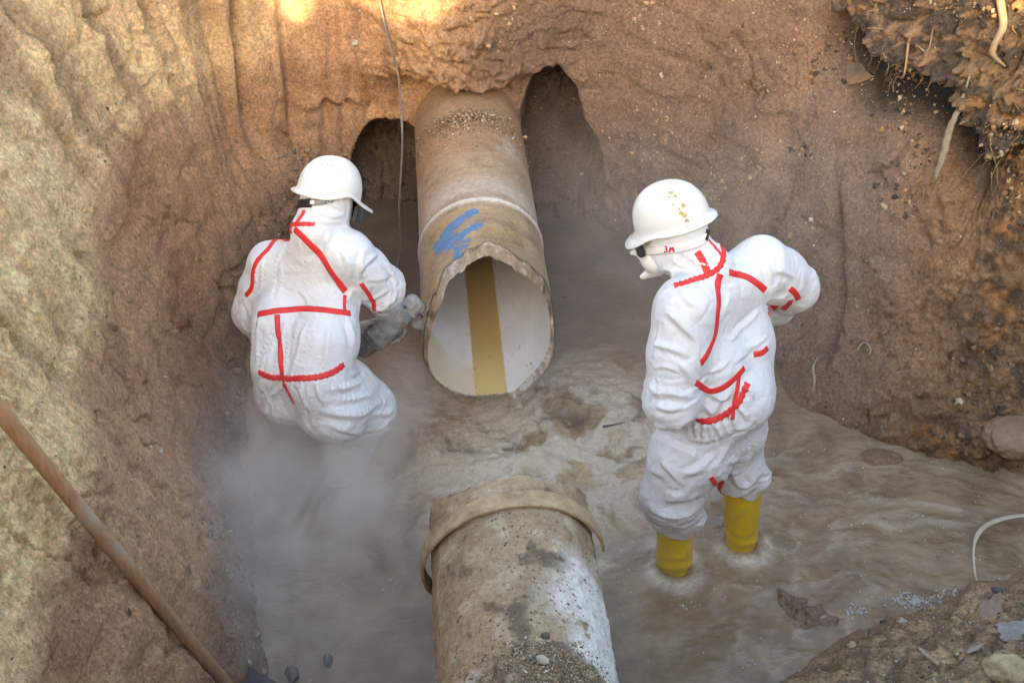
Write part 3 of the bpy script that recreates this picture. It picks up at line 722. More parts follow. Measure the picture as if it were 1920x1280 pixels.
def on_body(bvh, path, closed=False, step=.006):
    """pixels -> points on the suit, resampled evenly"""
    P = []
    for p in path:
        if len(p) == 2:
            h = bvh.ray_cast(Vector((0, 0, CAMZ)), Vector(ray(*p)))
            if h[0] is not None: P.append(np.array(h[0])); continue
            d_ = ray(*p); best = min((bvh.find_nearest(Vector(np.array((0, 0, CAMZ)) + d_ * t_)) for t_ in np.linspace(3.6, 5.4, 60)), key=lambda z_: z_[3])
            if best[3] < .06: P.append(np.array(best[0]))
        else: P.append(np.array(bvh.find_nearest(Vector(p))[0]))
    if len(P) < 2: return []
    D = cr(P, 12); sg = np.linalg.norm(np.diff(D, axis=0), axis=1); cu = np.concatenate([[0], np.cumsum(sg)])
    s = np.linspace(0, cu[-1], max(3, int(cu[-1] / step)))
    return np.stack([np.interp(s, cu, D[:, i]) for i in range(3)], 1)
def tape(bvh, path, parent, w=.011, ruffle=0, name='seam_tape', mat=None, lift=.0):
    w = w * (1.06 if mat is None else 1)
    D = on_body(bvh, path)
    if len(D) < 3: return None
    vs = []; n = len(D); N_ = []; Q = []
    for p in D:
        h = bvh.find_nearest(Vector(p)); Q.append(np.array(h[0])); N_.append(np.array(h[1]))
    N_ = np.array(N_); Q = np.array(Q)
    k = np.ones(5) / 5
    for i in range(3):
        N_[:, i] = np.convolve(np.pad(N_[:, i], 2, mode='edge'), k, 'valid'); Q[:, i] = np.convolve(np.pad(Q[:, i], 2, mode='edge'), k, 'valid')
    for i in range(n):
        tn = Q[min(i + 1, n - 1)] - Q[max(i - 1, 0)]; sd_ = np.cross(tn, N_[i]); sd_ /= np.linalg.norm(sd_) + 1e-9
        ru = ruffle * .6 * (math.sin(i * 1.9) + .6 * math.sin(i * 3.1 + 1))
        for f, hgt in ((-1, -.002), (-.95, .0022 + lift), (-.45, .0026 + lift), (0, .0026 + lift), (.45, .0026 + lift), (.95, .0022 + lift), (1, -.002)):
            q = Q[i] + sd_ * f * (w + ru * .0022)
            hh = bvh.find_nearest(Vector(q), .04)
            b_ = np.array(hh[0]) if hh[0] is not None else q
            vs.append(b_ + N_[i] * (hgt + ru * .0012))
    fs = [(i * 7 + k_, (i + 1) * 7 + k_, (i + 1) * 7 + k_ + 1, i * 7 + k_ + 1) for i in range(n - 1) for k_ in range(6)]
    fs += [tuple(range(7)), tuple((n - 1) * 7 + k_ for k_ in range(6, -1, -1))]
    return mesh_obj(name, vs, fs, mat or TAPE, parent)
def frame(fwd, up):
    f = np.asarray(fwd, float); f = f / np.linalg.norm(f); u = np.asarray(up, float); u = u - f * (u @ f); u /= np.linalg.norm(u)
    return np.stack([f, np.cross(u, f), u], 1)        # columns forward, left, up
def helmet(parent, c, M, sc=1.0, brim=.045, peak_r=.5, ridge=0, rear=.014):
    """hard hat: dome, rolled rim, peak. c = centre of the rim circle"""
    nph, rows = 96, []
    ph = np.linspace(0, 2 * math.pi, nph, endpoint=False)
    a, b, hgt = .139 * sc, .113 * sc, .150 * sc
    front = np.exp(-(np.minimum(ph, 2 * math.pi - ph) / .85) ** 4)
    side = np.exp(-((np.abs(np.minimum(ph, 2 * math.pi - ph)) - 1.25) / .45) ** 2)
    ex = .007 + brim * front + rear * np.exp(-((ph - math.pi) / .9) ** 2)
    zr = .012 * side * peak_r * 2 - .012 * front
    def ring(rad, z, off=0, zo=0):
        x = np.cos(ph) * (a * rad + off); y = np.sin(ph) * (b * rad + off)
        return np.stack([x, y, np.full(nph, z) + zo], 1)
    for e in np.linspace(.02, 1, 22):
        t_ = e * math.pi / 2; rad = math.sin(t_) ** .92; z = hgt * math.cos(t_) ** .85 if e < 1 else 0
        rg = ring(rad, z, 0, zr * e ** 6)
        if ridge: rg[:, 2] += ridge * .006 * np.exp(-(rg[:, 1] / (.018)) ** 2) * (e < .85)
        rows.append(rg)
    for k_, dz in ((.45, -.004), (1, -.010), (1.0, -.015)):
        off = ex * k_
        rows.append(ring(1, dz, off, zr - front * k_ * .016))
    rows.append(ring(1, -.012, -.003, zr)); 
    for e in (.95, .8, .6, .35, .1):
        t_ = e * math.pi / 2; rows.append(ring(math.sin(t_) * .97, (hgt - .005) * math.cos(t_) ** .85))
    V_ = np.concatenate(rows); nr = len(rows)
    fs = [(i * nph + k_, i * nph + (k_ + 1) % nph, (i + 1) * nph + (k_ + 1) % nph, (i + 1) * nph + k_)[::-1] for i in range(nr - 1) for k_ in range(nph)]
    fs.append(tuple(range(nph)))
    Vw = V_ @ M.T + np.asarray(c)
    return mesh_obj('helmet', Vw, fs, HELM, parent)
def patch_on(bvh, name, mat, parent, pix, size, seed=0, lift=.0012, n=14):
    """thin irregular blot on a surface, at a pixel"""
    h = bvh.ray_cast(Vector((0, 0, CAMZ)), Vector(ray(*pix)))
    if h[0] is None: return None
    c, nr = np.array(h[0]), np.array(h[1]); x = np.cross(nr, (0.2, .1, 1)); x /= np.linalg.norm(x); y = np.cross(nr, x)
    rd = random.Random(seed); vs = [c + nr * (lift + .0006)]
    for k_ in range(n):
        a_ = 2 * math.pi * k_ / n; r_ = size * (.5 + .8 * rd.random())
        q = c + x * r_ * math.cos(a_) + y * r_ * math.sin(a_) * .8; hh = bvh.find_nearest(Vector(q)); vs.append(np.array(hh[0]) + np.array(hh[1]) * lift)
    return mesh_obj(name, vs, [(0, 1 + k_, 1 + (k_ + 1) % n) for k_ in range(n)], mat, parent)
def band_around(name, mat, parent, c, M, a, b, z0, z1, ph0, ph1, thick=.004, n=40, cut=None):
    """curved strap round a head: ellipse a,b in the frame M, between heights z0,z1 and angles ph0..ph1 (0 = front, + = left)"""
    ph = np.linspace(ph0, ph1, n); vs = []
    for i, p in enumerate(ph):
        for (rr, z) in ((0, z0), (thick, z0), (thick, z1), (0, z1)):
            vs.append(np.array((math.cos(p) * (a + rr), math.sin(p) * (b + rr), z if np.isscalar(z) else z)) @ M.T + np.asarray(c))
    fs = [(i * 4 + k_, (i + 1) * 4 + k_, (i + 1) * 4 + (k_ + 1) % 4, i * 4 + (k_ + 1) % 4) for i in range(n - 1) for k_ in range(4)] + [(0, 1, 2, 3), tuple((n - 1) * 4 + k_ for k_ in (3, 2, 1, 0))]
    return mesh_obj(name, vs, fs, mat, parent, smooth=False)
def hand(parent, wrist, fwd, up, left=False, curl=1.0, name='glove'):
    """gloved hand: palm, four curled fingers of unequal length, thumb off the side"""
    M = frame(fwd, up); w = np.asarray(wrist, float); s_ = -1 if left else 1
    g = SDF(w - .2, w + .2, .0055)
    T = lambda x, y, z: w + M @ np.array((x, y * s_, z))
    g.cap(T(-.03, 0, 0), T(.03, 0, 0), .034, .034, .02)
    for y_ in (-.026, -.009, .009, .026): g.cap(T(.025, y_ * .7, 0), T(.085, y_, .002), .017, .0145, .014)
    for y_, ln in ((-.031, .75), (-.0105, .98), (.0105, 1.06), (.031, .92)):
        p = T(.085, y_, .002); a_ = 0; seg_ = [.042 * ln, .028 * ln, .022 * ln]
        x_, z_ = .085, .002
        for k_, sg in enumerate(seg_):
            a_ += curl * (.75, .95, .7)[k_]; x2, z2 = x_ + sg * math.cos(a_), z_ - sg * math.sin(a_)
            g.cap(T(x_, y_ * 1.05, z_), T(x2, y_ * 1.05, z2), .0098 - .0006 * k_, .0092 - .0008 * k_, .004); x_, z_ = x2, z2
    g.cap(T(.015, .028, -.006), T(.055, .055, -.022), .0145, .012, .012); g.cap(T(.055, .055, -.022), T(.085, .048, -.042), .0115, .0095, .004)
    v, q = g.mesh()
    return mesh_obj(name, v, q, GLOVE, parent)
def boot(parent, ankle, toe_dir, top, lean_to=None, rad=.062):
    """rubber boot: shaft, foot, sole; ankle on the pit floor"""
    a_ = np.asarray(ankle, float); td = np.asarray(toe_dir, float); td /= np.linalg.norm(td); tp = np.asarray(top, float)
    g = SDF(np.minimum(a_, tp) - .36, np.maximum(a_, tp) + .36, .009)
    g.cap(a_ + (0, 0, .085), tp, rad * .84, rad * 1.2, .05); g.cap(a_ + (0, 0, .055) - td * .04, a_ + (0, 0, .06), .052, .055, .05)
    g.cap(a_ + (0, 0, .055), a_ + td * .17 + (0, 0, .045), .052, .046, .05)
    n_ = (tp - a_) / np.linalg.norm(tp - a_)
    Xg, Yg, Zg = g.ax[0][:, None, None], g.ax[1][None, :, None], g.ax[2][None, None, :]
    g.f = np.maximum(g.f, (((Xg - tp[0]) * n_[0] + (Yg - tp[1]) * n_[1] + (Zg - tp[2]) * n_[2])).astype(np.float32)); g.f = np.maximum(g.f, (a_[2] - Zg).astype(np.float32) + 0 * g.f)
    v, q = g.mesh(); nb_ = vnormals(v, q); hh_ = v[:, 2] - a_[2]
    cz = .0045 * np.sin(hh_ * 95 + 2.5 * pn(v[:, 0] * 14, v[:, 1] * 14, v[:, 2] * 9, 5)) * np.exp(-((hh_ - .36) / .13) ** 2) + .005 * pn(v[:, 0] * 9, v[:, 1] * 9, v[:, 2] * 7, 8)
    return mesh_obj('boot', v + nb_ * cz[:, None], q, BOOT, parent)

# ---- standing worker (facing up-left in plan, hands on hips, head bowed)
fR = np.array((-.70, .71, 0)); lR = np.array((-.71, -.70, 0))
hdR = JY(1268, 432, 3.33); nkR = JY(1325, 497, 3.28)
shL, shR = JY(1283, 572, 3.15), JY(1428, 492, 3.41)
elL, elR = JY(1258, 752, 3.03), JY(1488, 538, 3.53)
haL, haR = np.array((.60, 3.30, .72)), JY(1448, 592, 3.60)
pel, wst = JY(1342, 820, 3.16), JY(1358, 745, 3.18)
chest = .5 * (shL + shR) + fR * .03 + np.array((0, 0, -.10))
g = SDF((.1, 2.55, .02), (1.35, 3.95, 1.62), .0105)
mid = .5 * (chest + wst)
for sgn in (-1, 1):
    o_ = lR * sgn
    g.cap(chest + o_ * .095, mid + o_ * .085, .112, .118, .06)
    g.cap(mid + o_ * .085 - fR * .02, wst + o_ * .075 - fR * .01, .122, .112, .05)
    g.cap(wst + o_ * .07, pel + o_ * .085, .108, .125, .05)
g.cap(mid - fR * .05 + (0, 0, -.10), wst - fR * .05 + (0, 0, .035), .11, .125, .05)          # bloused back above the elastic
g.cap(shL + (0, 0, -.02), shR + (0, 0, -.02), .082, .082, .06); g.cap(chest + (0, 0, .03), nkR, .10, .072, .06)
g.cap(nkR, hdR + (0, 0, -.06), .070, .082, .04)
MhR = frame((-.92, .16, -.36), (-.25, .22, .93))
g.ell(hdR + (0, 0, .01), (.102, .082, .12), MhR, .03)                                    # hooded head
g.ell(hdR + MhR @ np.array((.06, 0, -.07)), (.06, .055, .06), MhR, .05)                      # jaw under the hood
for s_, e_, h_, r0 in ((shL, elL, haL, .092), (shR, elR, haR, .088)):
    m_ = .5 * (s_ + e_)
    g.cap(s_, m_, r0, r0 * 1.02, .05); g.cap(m_, e_, r0 * 1.02, r0 * .94, .04); g.cap(e_, e_ + .75 * (h_ - e_), r0 * .90, r0 * .62, .045); g.cap(e_ + .75 * (h_ - e_), h_, r0 * .62, r0 * .46, .03)
kneeL, knR = JY(1262, 925, 3.07), JY(1382, 868, 3.22)
hemL, hemR = JY(1266, 968, 3.09), JY(1390, 908, 3.215)
footL, footR = np.array((.62, 3.10, -.36)), np.array((.905, 3.21, -.36))
hipL, hipR = JY(1285, 850, 3.10), JY(1372, 815, 3.24)
for h_, k_, e_, rh, rk, re in ((hipL, kneeL, hemL, .132, .112, .082), (hipR, knR, hemR, .116, .092, .082)):
    g.cap(h_, k_, rh, rk, .045); g.cap(k_, e_, rk, re, .03); g.cap(e_, e_ + (0, 0, -.12), re, re * .98, .02)
# sagging folds over the boots
g.cap(hemL + (-.06, -.03, .05), hemL + (.06, -.03, .03), .05, .05, .03); g.cap(hemR + (-.05, -.03, .05), hemR + (.05, -.03, .06), .05, .05, .03)
def clipR(X_, Y_, Z_):
    hem = np.where(X_ < .5 * (hemL[0] + hemR[0]), hemL[2] - .015, hemR[2] - .005)
    return hem + .010 * np.sin(X_ * 60 + Y_ * 35) + .25 * (Y_ - 3.1) - Z_
FOLDS_R = [(0.012, 0.01, [(1250, 580), (1275, 605), (1300, 633)]),
    (0.009, 0.008, [(1225, 646), (1256, 655), (1294, 668)]),
    (0.009, 0.008, [(1209, 699), (1216, 718), (1225, 732)]),
    (0.012, 0.011, [(1217, 735), (1247, 738), (1300, 744)]),
    (0.009, 0.008, [(1206, 771), (1225, 792), (1250, 805)]),
    (0.012, 0.01, [(1234, 802), (1275, 800), (1303, 780)]),
    (0.009, 0.009, [(1288, 618), (1303, 642), (1305, 680)]),
    (0.006, 0.007, [(1238, 605), (1231, 636), (1225, 674)]),
    (0.009, 0.008, [(1275, 680), (1291, 705), (1300, 730)]),
    (0.006, 0.006, [(1222, 692), (1247, 689), (1275, 699)]),
    (0.009, 0.008, [(1225, 758), (1256, 768), (1291, 761)]),
    (0.006, 0.006, [(1369, 549), (1359, 574), (1352, 599)]),
    (0.009, 0.008, [(1425, 580), (1391, 611), (1366, 636)]),
    (0.006, 0.006, [(1394, 655), (1419, 646), (1441, 630)]),
    (0.006, 0.006, [(1375, 680), (1400, 661), (1425, 649)]),
    (0.006, 0.006, [(1319, 705), (1347, 692), (1369, 671)]),
    (0.012, 0.009, [(1436, 553), (1447, 539), (1459, 530)]),
    (0.009, 0.008, [(1437, 564), (1456, 558), (1481, 552)]),
    (0.009, 0.007, [(1438, 577), (1450, 572), (1462, 571)]),
    (0.009, 0.009, [(1450, 505), (1472, 511), (1494, 524)]),
    (0.009, 0.008, [(1431, 486), (1441, 511), (1444, 533)]),
    (0.006, 0.007, [(1394, 468), (1412, 486), (1425, 511)]),
    (0.012, 0.009, [(1316, 758), (1334, 774), (1350, 755), (1375, 730)]),
    (0.009, 0.008, [(1325, 736), (1350, 746), (1369, 742)]),
    (0.009, 0.006, [(1319, 794), (1317, 808), (1316, 824)]),
    (0.009, 0.006, [(1338, 791), (1345, 808), (1350, 824)]),
    (0.009, 0.006, [(1366, 777), (1375, 792), (1381, 808)]),
    (0.009, 0.006, [(1381, 761), (1392, 774), (1400, 789)]),
    (0.009, 0.006, [(1400, 727), (1408, 736), (1412, 749)]),
    (0.009, 0.006, [(1305, 792), (1303, 808), (1305, 821)]),
    (0.006, 0.005, [(1328, 794), (1331, 811), (1332, 827)]),
    (0.006, 0.005, [(1352, 786), (1359, 802), (1366, 818)]),
    (0.006, 0.006, [(1284, 477), (1306, 492), (1331, 502)]),
    (0.006, 0.006, [(1256, 489), (1281, 502), (1306, 508)]),
    (0.006, 0.005, [(1238, 505), (1262, 518), (1288, 521)]),
    (0.006, 0.007, [(1275, 536), (1288, 561), (1306, 577)]),
    (0.006, 0.007, [(1356, 518), (1375, 533), (1394, 561)]),
    (0.012, 0.01, [(1350, 844), (1317, 870), (1278, 890)]),
    (0.009, 0.009, [(1370, 824), (1350, 857), (1324, 883)]),
    (0.009, 0.009, [(1311, 851), (1265, 837), (1222, 818)]),
    (0.012, 0.011, [(1196, 906), (1248, 939), (1311, 926)]),
    (0.012, 0.01, [(1215, 949), (1271, 969), (1314, 951)]),
    (0.009, 0.009, [(1217, 982), (1265, 990), (1311, 972)]),
    (0.009, 0.009, [(1197, 864), (1219, 880), (1245, 893)]),
    (0.012, 0.01, [(1337, 883), (1383, 906), (1425, 890)]),
    (0.009, 0.009, [(1350, 918), (1389, 928), (1424, 903)]),
    (0.009, 0.009, [(1363, 864), (1389, 864), (1414, 851)]),
    (0.009, 0.008, [(1376, 805), (1399, 801), (1416, 788)]),
    (0.006, 0.008, [(1238, 864), (1261, 890), (1281, 910)]),
    (0.009, 0.009, [(1297, 897), (1284, 923), (1248, 923)]),
    (0.006, 0.007, [(1225, 969), (1248, 977), (1278, 975)]),
    (0.009, 0.008, [(1288, 821), (1324, 828), (1357, 818)]),
    (0.006, 0.007, [(1209, 837), (1215, 857), (1225, 877)])]
v, q = suit_mesh(g, 401, clipR, FOLDS_R, [(elL, .17, lR, 14), (elR, .16, (0, 1, 1), 12), (wst + (0, 0, -.06), .2, (0, 0, 1), 24), (hemL, .15, (1, 0, 0), 14), (hemR, .14, (1, 0, 0), 12), (mid, .26, (.4, .2, 1), 8), (nkR, .13, (1, .3, 0), 10), (pel, .2, (.2, 0, 1), 8)])
dirtR = ss(.80, .2, v[:, 2]) * .8
pR = empty('person', (float(.5 * (footL + footR)[0]), float(.5 * (footL + footR)[1]), -.36))
bodyR = mesh_obj('body', v, q, SUIT, attrs={'dirt': dirtR})
bR = BVHTree.FromPolygons(v.tolist(), q.tolist())
partsR = [bodyR]
def tp(*a, **k_):
    o_ = tape(*a, **k_)
    if o_: partsR.append(o_)
tp(bR, [(1352, 512), (1346, 550), (1345, 590), (1340, 630), (1330, 655), (1312, 682)], None, w=.012)
tp(bR, [(1366, 510), (1395, 517), (1418, 530), (1436, 545)], None, w=.011)
tp(bR, [(1262, 536), (1285, 530), (1310, 522), (1335, 511), (1352, 495), (1357, 475), (1353, 462)], None, w=.010, ruffle=1.2, name='collar_elastic')
tp(bR, [(1306, 470), (1316, 486), (1327, 512)], None, w=.011)
tp(bR, [(1328, 446), (1340, 462), (1354, 482)], None, w=.005)
tp(bR, [(1304, 716), (1318, 727), (1330, 733), (1352, 728), (1378, 708), (1396, 688)], None, w=.010)
tp(bR, [(1411, 664), (1428, 662), (1440, 650)], None, w=.010)
tp(bR, [(1386, 702), (1382, 730), (1376, 760), (1373, 788)], None, w=.007)
tp(bR, [(1303, 787), (1330, 789), (1355, 780), (1378, 762), (1392, 740), (1402, 716)], None, w=.011, ruffle=1.5, name='waist_elastic')
tp(bR, [(1480, 540), (1490, 548), (1497, 562)], None, w=.010)
tp(bR, [(1483, 562), (1478, 572), (1468, 580)], None, w=.010)
tp(bR, [(1458, 572), (1449, 580), (1440, 589)], None, w=.008)
tp(bR, [(1332, 893), (1340, 905), (1348, 915), (1360, 932)], None, w=.008)
partsR += [boot(None, footL, (-.85, .1, 0), hemL + (0, 0, .06)), boot(None, footR, (-.2, .95, 0), hemR + (0, 0, .06))]
partsR += [hand(None, haL, fR + np.array((.3, 0, -.4)), lR, True), hand(None, haR, np.array((-.7, .2, -.5)), (.5, .6, .3), False)]
# head gear
rimR = hdR + MhR @ np.array((.004, 0, .036))
hR = helmet(None, rimR, MhR, .90, .038, .15)
partsR.append(hR)
hb = BVHTree.FromPolygons([tuple(x.co) for x in hR.data.vertices], [tuple(p.vertices) for p in hR.data.polygons])
MUD = mat_simple('dried_mud', (.45, .34, .15), .9, .3, 60, .3)
subR = []
for i, (px_, py_, sz) in enumerate(((1258, 362, .009), (1266, 368, .008), (1255, 370, .005), (1282, 386, .010), (1276, 400, .011), (1284, 404, .008), (1288, 414, .008), (1296, 377, .003), (1262, 384, .005), (1287, 424, .004), (1273, 392, .006))):
    b_ = patch_on(hb, 'mud_fleck', MUD, None, (px_, py_), sz, i)
    if b_: subR.append(b_)
hc = hdR + MhR @ np.array((0, 0, .005))
strap = tape(bR, [(1212, 470), (1225, 470), (1245, 468), (1265, 466), (1285, 463), (1303, 458), (1318, 450), (1326, 440)], None, w=.0135, name='goggle_strap', mat=WEB, lift=.004)
partsR.append(strap)
gog = band_around('goggles', LENS, None, hc + MhR @ np.array((.006, 0, 0)), MhR, .125, .092, -.048, .010, -.75, .62, .016, 24); partsR.append(gog)
buck = tape(bR, [(1320, 452), (1324, 440), (1326, 428)], None, w=.008, name='strap_buckle', mat=BLK, lift=.006) or mesh_obj('strap_buckle', [hdR, hdR + (0, 0, .01), hdR + (.01, 0, 0)], [(0, 1, 2)], BLK)
# respirator: a folded cup over mouth and nose with its chin flap
g = SDF(hdR - .25, hdR + .25, .006)
mc = hdR + MhR @ np.array((.088, 0, -.075))
g.ell(mc, (.055, .060, .055), MhR, .01); g.cap(mc + MhR @ np.array((.02, 0, .04)), mc + MhR @ np.array((.075, 0, .03)), .022, .008, .03)
g.cap(mc + MhR @ np.array((.01, .0, -.045)), mc + MhR @ np.array((.065, 0, -.06)), .024, .010, .02)
v, q = g.mesh(); resp = mesh_obj('respirator', v, q, MASK); partsR.append(resp)
# 3M on the strap
def letters(txt, size, name, mat, place, offset=.0):
    cu = bpy.data.curves.new(name, 'FONT'); cu.body = txt; cu.size = size; cu.align_x = 'CENTER'; cu.align_y = 'CENTER'; cu.offset = offset; cu.resolution_u = 3
    tmp = bpy.data.objects.new(name, cu); COL.objects.link(tmp); bpy.context.view_layer.update()
    me = bpy.data.meshes.new_from_object(tmp.evaluated_get(bpy.context.evaluated_depsgraph_get())); bpy.data.objects.remove(tmp)
    bm = bmesh.new(); bm.from_mesh(me); bmesh.ops.triangulate(bm, faces=bm.faces)
    vs = [place(v_.co.x, v_.co.y) for v_ in bm.verts]; bm.verts.index_update(); fs = [tuple(x.index for x in f_.verts) for f_ in bm.faces]; bm.free()
    return mesh_obj(name, vs, fs, mat, None, smooth=False)
REDT = mat_simple('red_print', (.62, .03, .035), .5, .05, 30, 0)
sb = BVHTree.FromPolygons([tuple(x_.co) for x_ in strap.data.vertices], [tuple(p_.vertices) for p_ in strap.data.polygons])
def on_strap(x, y):
    h = sb.ray_cast(Vector((0, 0, CAMZ)), Vector(ray(1255 + x, 467.5 - y - .08 * x)))
    h = h if h[0] is not None else bR.ray_cast(Vector((0, 0, CAMZ)), Vector(ray(1255 + x, 467.5 - y - .08 * x)))
    d_ = ray(1255, 468); return np.array(h[0]) - d_ / np.linalg.norm(d_) * .0012
let = letters('3M', 17, 'lettering', REDT, on_strap, .55)
for s_ in subR: adopt(hR, s_) if False else None
adopt(pR, *partsR)
for s_ in subR: s_.parent = hR; s_.matrix_parent_inverse = hR.matrix_basis.inverted()
for s_ in (buck, let): s_.parent = strap
tag(pR, 'person in white coverall with red seams and yellow boots, standing in water, arms akimbo', 'person')
hR['label'] = 'white hard hat flecked with dried mud'

# ---- crouching worker (seen from behind, cutting the pipe)
fL = np.array((.50, .866, 0)); rL = np.array((.866, -.50, 0))
hdL, nkL = JY(612, 378, 3.80), JY(588, 432, 3.72)
sR_, sL_ = JY(652, 478, 3.70), JY(508, 496, 3.82)
eR_, eL_ = JY(716, 540, 3.76), JY(478, 585, 3.80)
wR_, wL_ = JY(724, 588, 3.92), JY(505, 660, 3.95)
pelL, wsL = JY(585, 745, 3.50), JY(566, 694, 3.50)
g = SDF((-1.35, 2.95, -.36), (-.1, 4.35, 1.42), .0105)
chL = .5 * (sR_ + sL_) + np.array((0, -.02, -.10)); miL = .5 * (chL + wsL) + np.array((0, -.035, 0))
for sgn in (-1, 1):
    o_ = rL * sgn
    g.cap(chL + o_ * .095, miL + o_ * .095, .105, .115, .06); g.cap(miL + o_ * .095, wsL + o_ * .08, .115, .115, .05); g.cap(wsL + o_ * .08, pelL + o_ * .10, .112, .14, .05)
g.cap(sL_, sR_, .078, .078, .06); g.cap(chL + (0, 0, .03), nkL, .10, .072, .06); g.cap(nkL, hdL + (0, 0, -.05), .070, .078, .04)
MhL = frame((.86, .34, -.38), (.22, .40, .88))
g.ell(hdL + (0, 0, .0), (.098, .080, .12), MhL, .03)
for s_, e_, w_, r0 in ((sR_, eR_, wR_, .084), (sL_, eL_, wL_, .082)):
    m_ = .5 * (s_ + e_)
    g.cap(s_, m_, r0, r0 * 1.02, .05); g.cap(m_, e_, r0 * 1.02, r0 * .98, .04); g.cap(e_, w_, r0 * .95, r0 * .50, .04)
hpR, hpL = JY(640, 738, 3.55), JY(545, 728, 3.62)
knRt, knLt = JY(680, 768, 3.58), JY(560, 792, 3.86)
ftR, ftL = np.array((-.75, 3.60, -.36)), np.array((-.90, 3.84, -.36))
g.cap(hpR, knRt, .145, .122, .05); g.cap(hpL, knLt, .135, .11, .05)
g.cap(knRt, ftR + (0, 0, .25), .118, .078, .05); g.cap(knLt, ftL + (0, 0, .25), .105, .085, .04)
FOLDS_L = [(0.009, 0.008, [(683, 468), (676, 496), (673, 524)]),
    (0.009, 0.008, [(720, 491), (734, 510), (743, 536)]),
    (0.009, 0.008, [(683, 566), (706, 557), (729, 543)]),
    (0.012, 0.009, [(697, 580), (720, 575), (743, 559)]),
    (0.009, 0.008, [(673, 510), (692, 491), (711, 477)]),
    (0.006, 0.007, [(687, 524), (715, 524), (743, 514)]),
    (0.009, 0.009, [(551, 442), (533, 482), (518, 524)]),
    (0.006, 0.007, [(617, 435), (612, 451), (608, 468)]),
    (0.009, 0.008, [(666, 538), (652, 557), (640, 571)]),
    (0.009, 0.008, [(537, 599), (525, 641), (514, 683)]),
    (0.009, 0.009, [(575, 608), (561, 650), (547, 688)]),
    (0.009, 0.009, [(617, 603), (612, 650), (608, 693)]),
    (0.012, 0.009, [(650, 599), (657, 622), (661, 648)]),
    (0.009, 0.008, [(486, 599), (482, 641), (481, 678)]),
    (0.006, 0.007, [(561, 543), (575, 557), (579, 575)]),
    (0.006, 0.007, [(640, 468), (654, 496), (654, 524)]),
    (0.009, 0.007, [(537, 716), (521, 730), (504, 742)]),
    (0.009, 0.007, [(561, 725), (568, 749), (575, 770)]),
    (0.012, 0.01, [(645, 683), (683, 669), (715, 686)]),
    (0.012, 0.011, [(617, 730), (683, 714), (727, 704)]),
    (0.012, 0.011, [(598, 772), (664, 779), (734, 749)]),
    (0.009, 0.009, [(626, 749), (701, 742), (739, 723)]),
    (0.009, 0.009, [(668, 791), (720, 777), (738, 763)]),
    (0.009, 0.008, [(654, 704), (678, 693), (697, 688)]),
    (0.009, 0.007, [(593, 716), (598, 739), (608, 758)]),
    (0.009, 0.007, [(495, 702), (490, 716), (488, 730)]),
    (0.006, 0.006, [(523, 716), (528, 739), (537, 758)]),
    (0.006, 0.006, [(626, 707), (631, 721), (640, 732)]),
    (0.009, 0.007, [(584, 397), (617, 407), (645, 404)]),
    (0.009, 0.007, [(575, 414), (617, 418), (645, 416)]),
    (0.006, 0.006, [(608, 374), (631, 388), (650, 393)]),
    (0.009, 0.009, [(460, 561), (467, 580), (469, 599)]),
    (0.009, 0.008, [(460, 636), (467, 650), (476, 664)]),
    (0.006, 0.008, [(683, 810), (711, 805), (729, 791)]),
    (0.009, 0.009, [(617, 796), (654, 810), (683, 805)])]
v, q = suit_mesh(g, 451, lambda X_, Y_, Z_: -.16 - Z_ + 0 * X_ + 0 * Y_, FOLDS_L, [(eR_, .16, (0, 1, 1), 12), (eL_, .15, (0, 1, 1), 10), (wsL + (0, 0, -.03), .2, (0, 0, 1), 26), (miL, .26, (-.2, 0, 1), 8), (hpR, .22, (.5, 0, .3), 10), (knRt, .18, (1, 0, 0), 12)])
pL = empty('person', (float(.5 * (ftL + ftR)[0]), float(.5 * (ftL + ftR)[1]), -.36))
bodyL = mesh_obj('body', v, q, SUIT, attrs={'dirt': ss(.6, .1, v[:, 2]) * .7})
bL = BVHTree.FromPolygons(v.tolist(), q.tolist())
partsL = [bodyL]
def tq(*a, **k_):
    o_ = tape(*a, **k_)
    if o_: partsL.append(o_)
tq(bL, [(552, 428), (570, 446), (594, 470), (615, 500), (632, 525), (648, 548)], None, w=.012)
tq(bL, [(548, 432), (530, 448), (505, 465), (482, 490), (474, 515), (472, 540), (460, 555)], None, w=.009)
tq(bL, [(545, 424), (560, 420), (575, 420), (592, 421)], None, w=.008, ruffle=1, name='collar_elastic')
tq(bL, [(571, 392), (566, 404), (556, 420)], None, w=.008)
tq(bL, [(482, 590), (500, 586), (525, 582), (560, 579), (595, 580), (630, 584), (658, 588)], None, w=.011)
tq(bL, [(520, 588), (521, 620), (525, 655), (529, 700), (538, 730), (552, 757)], None, w=.010)
tq(bL, [(484, 698), (505, 706), (530, 709), (565, 709), (600, 706), (625, 697), (646, 682)], None, w=.011, ruffle=1.3, name='waist_elastic')
tq(bL, [(647, 552), (646, 568), (647, 583)], None, w=.006)
tq(bL, [(676, 530), (690, 550), (700, 565), (713, 586)], None, w=.008)
partsL += [boot(None, ftR, (.5, .85, 0), ftR + (0, 0, .34)), boot(None, ftL, (.3, .95, 0), ftL + (0, 0, .34))]
hL = helmet(None, hdL + MhL @ np.array((.004, 0, .034)), MhL, .86, .046, 1.0, ridge=1); partsL.append(hL)
hcL = hdL + MhL @ np.array((0, 0, .0))
st1_ = tape(bL, [(552, 383), (562, 382), (575, 381), (586, 380)], None, w=.016, name='goggle_strap', mat=BLK, lift=.004)
st2_ = tape(bL, [(584, 380), (595, 379), (606, 378), (614, 376)], None, w=.012, name='strap_clip', mat=GREY, lift=.005)
st3_ = tape(bL, [(581, 379.5), (587, 379), (593, 378.5)], None, w=.007, name='strap_label', mat=WEB, lift=.007)
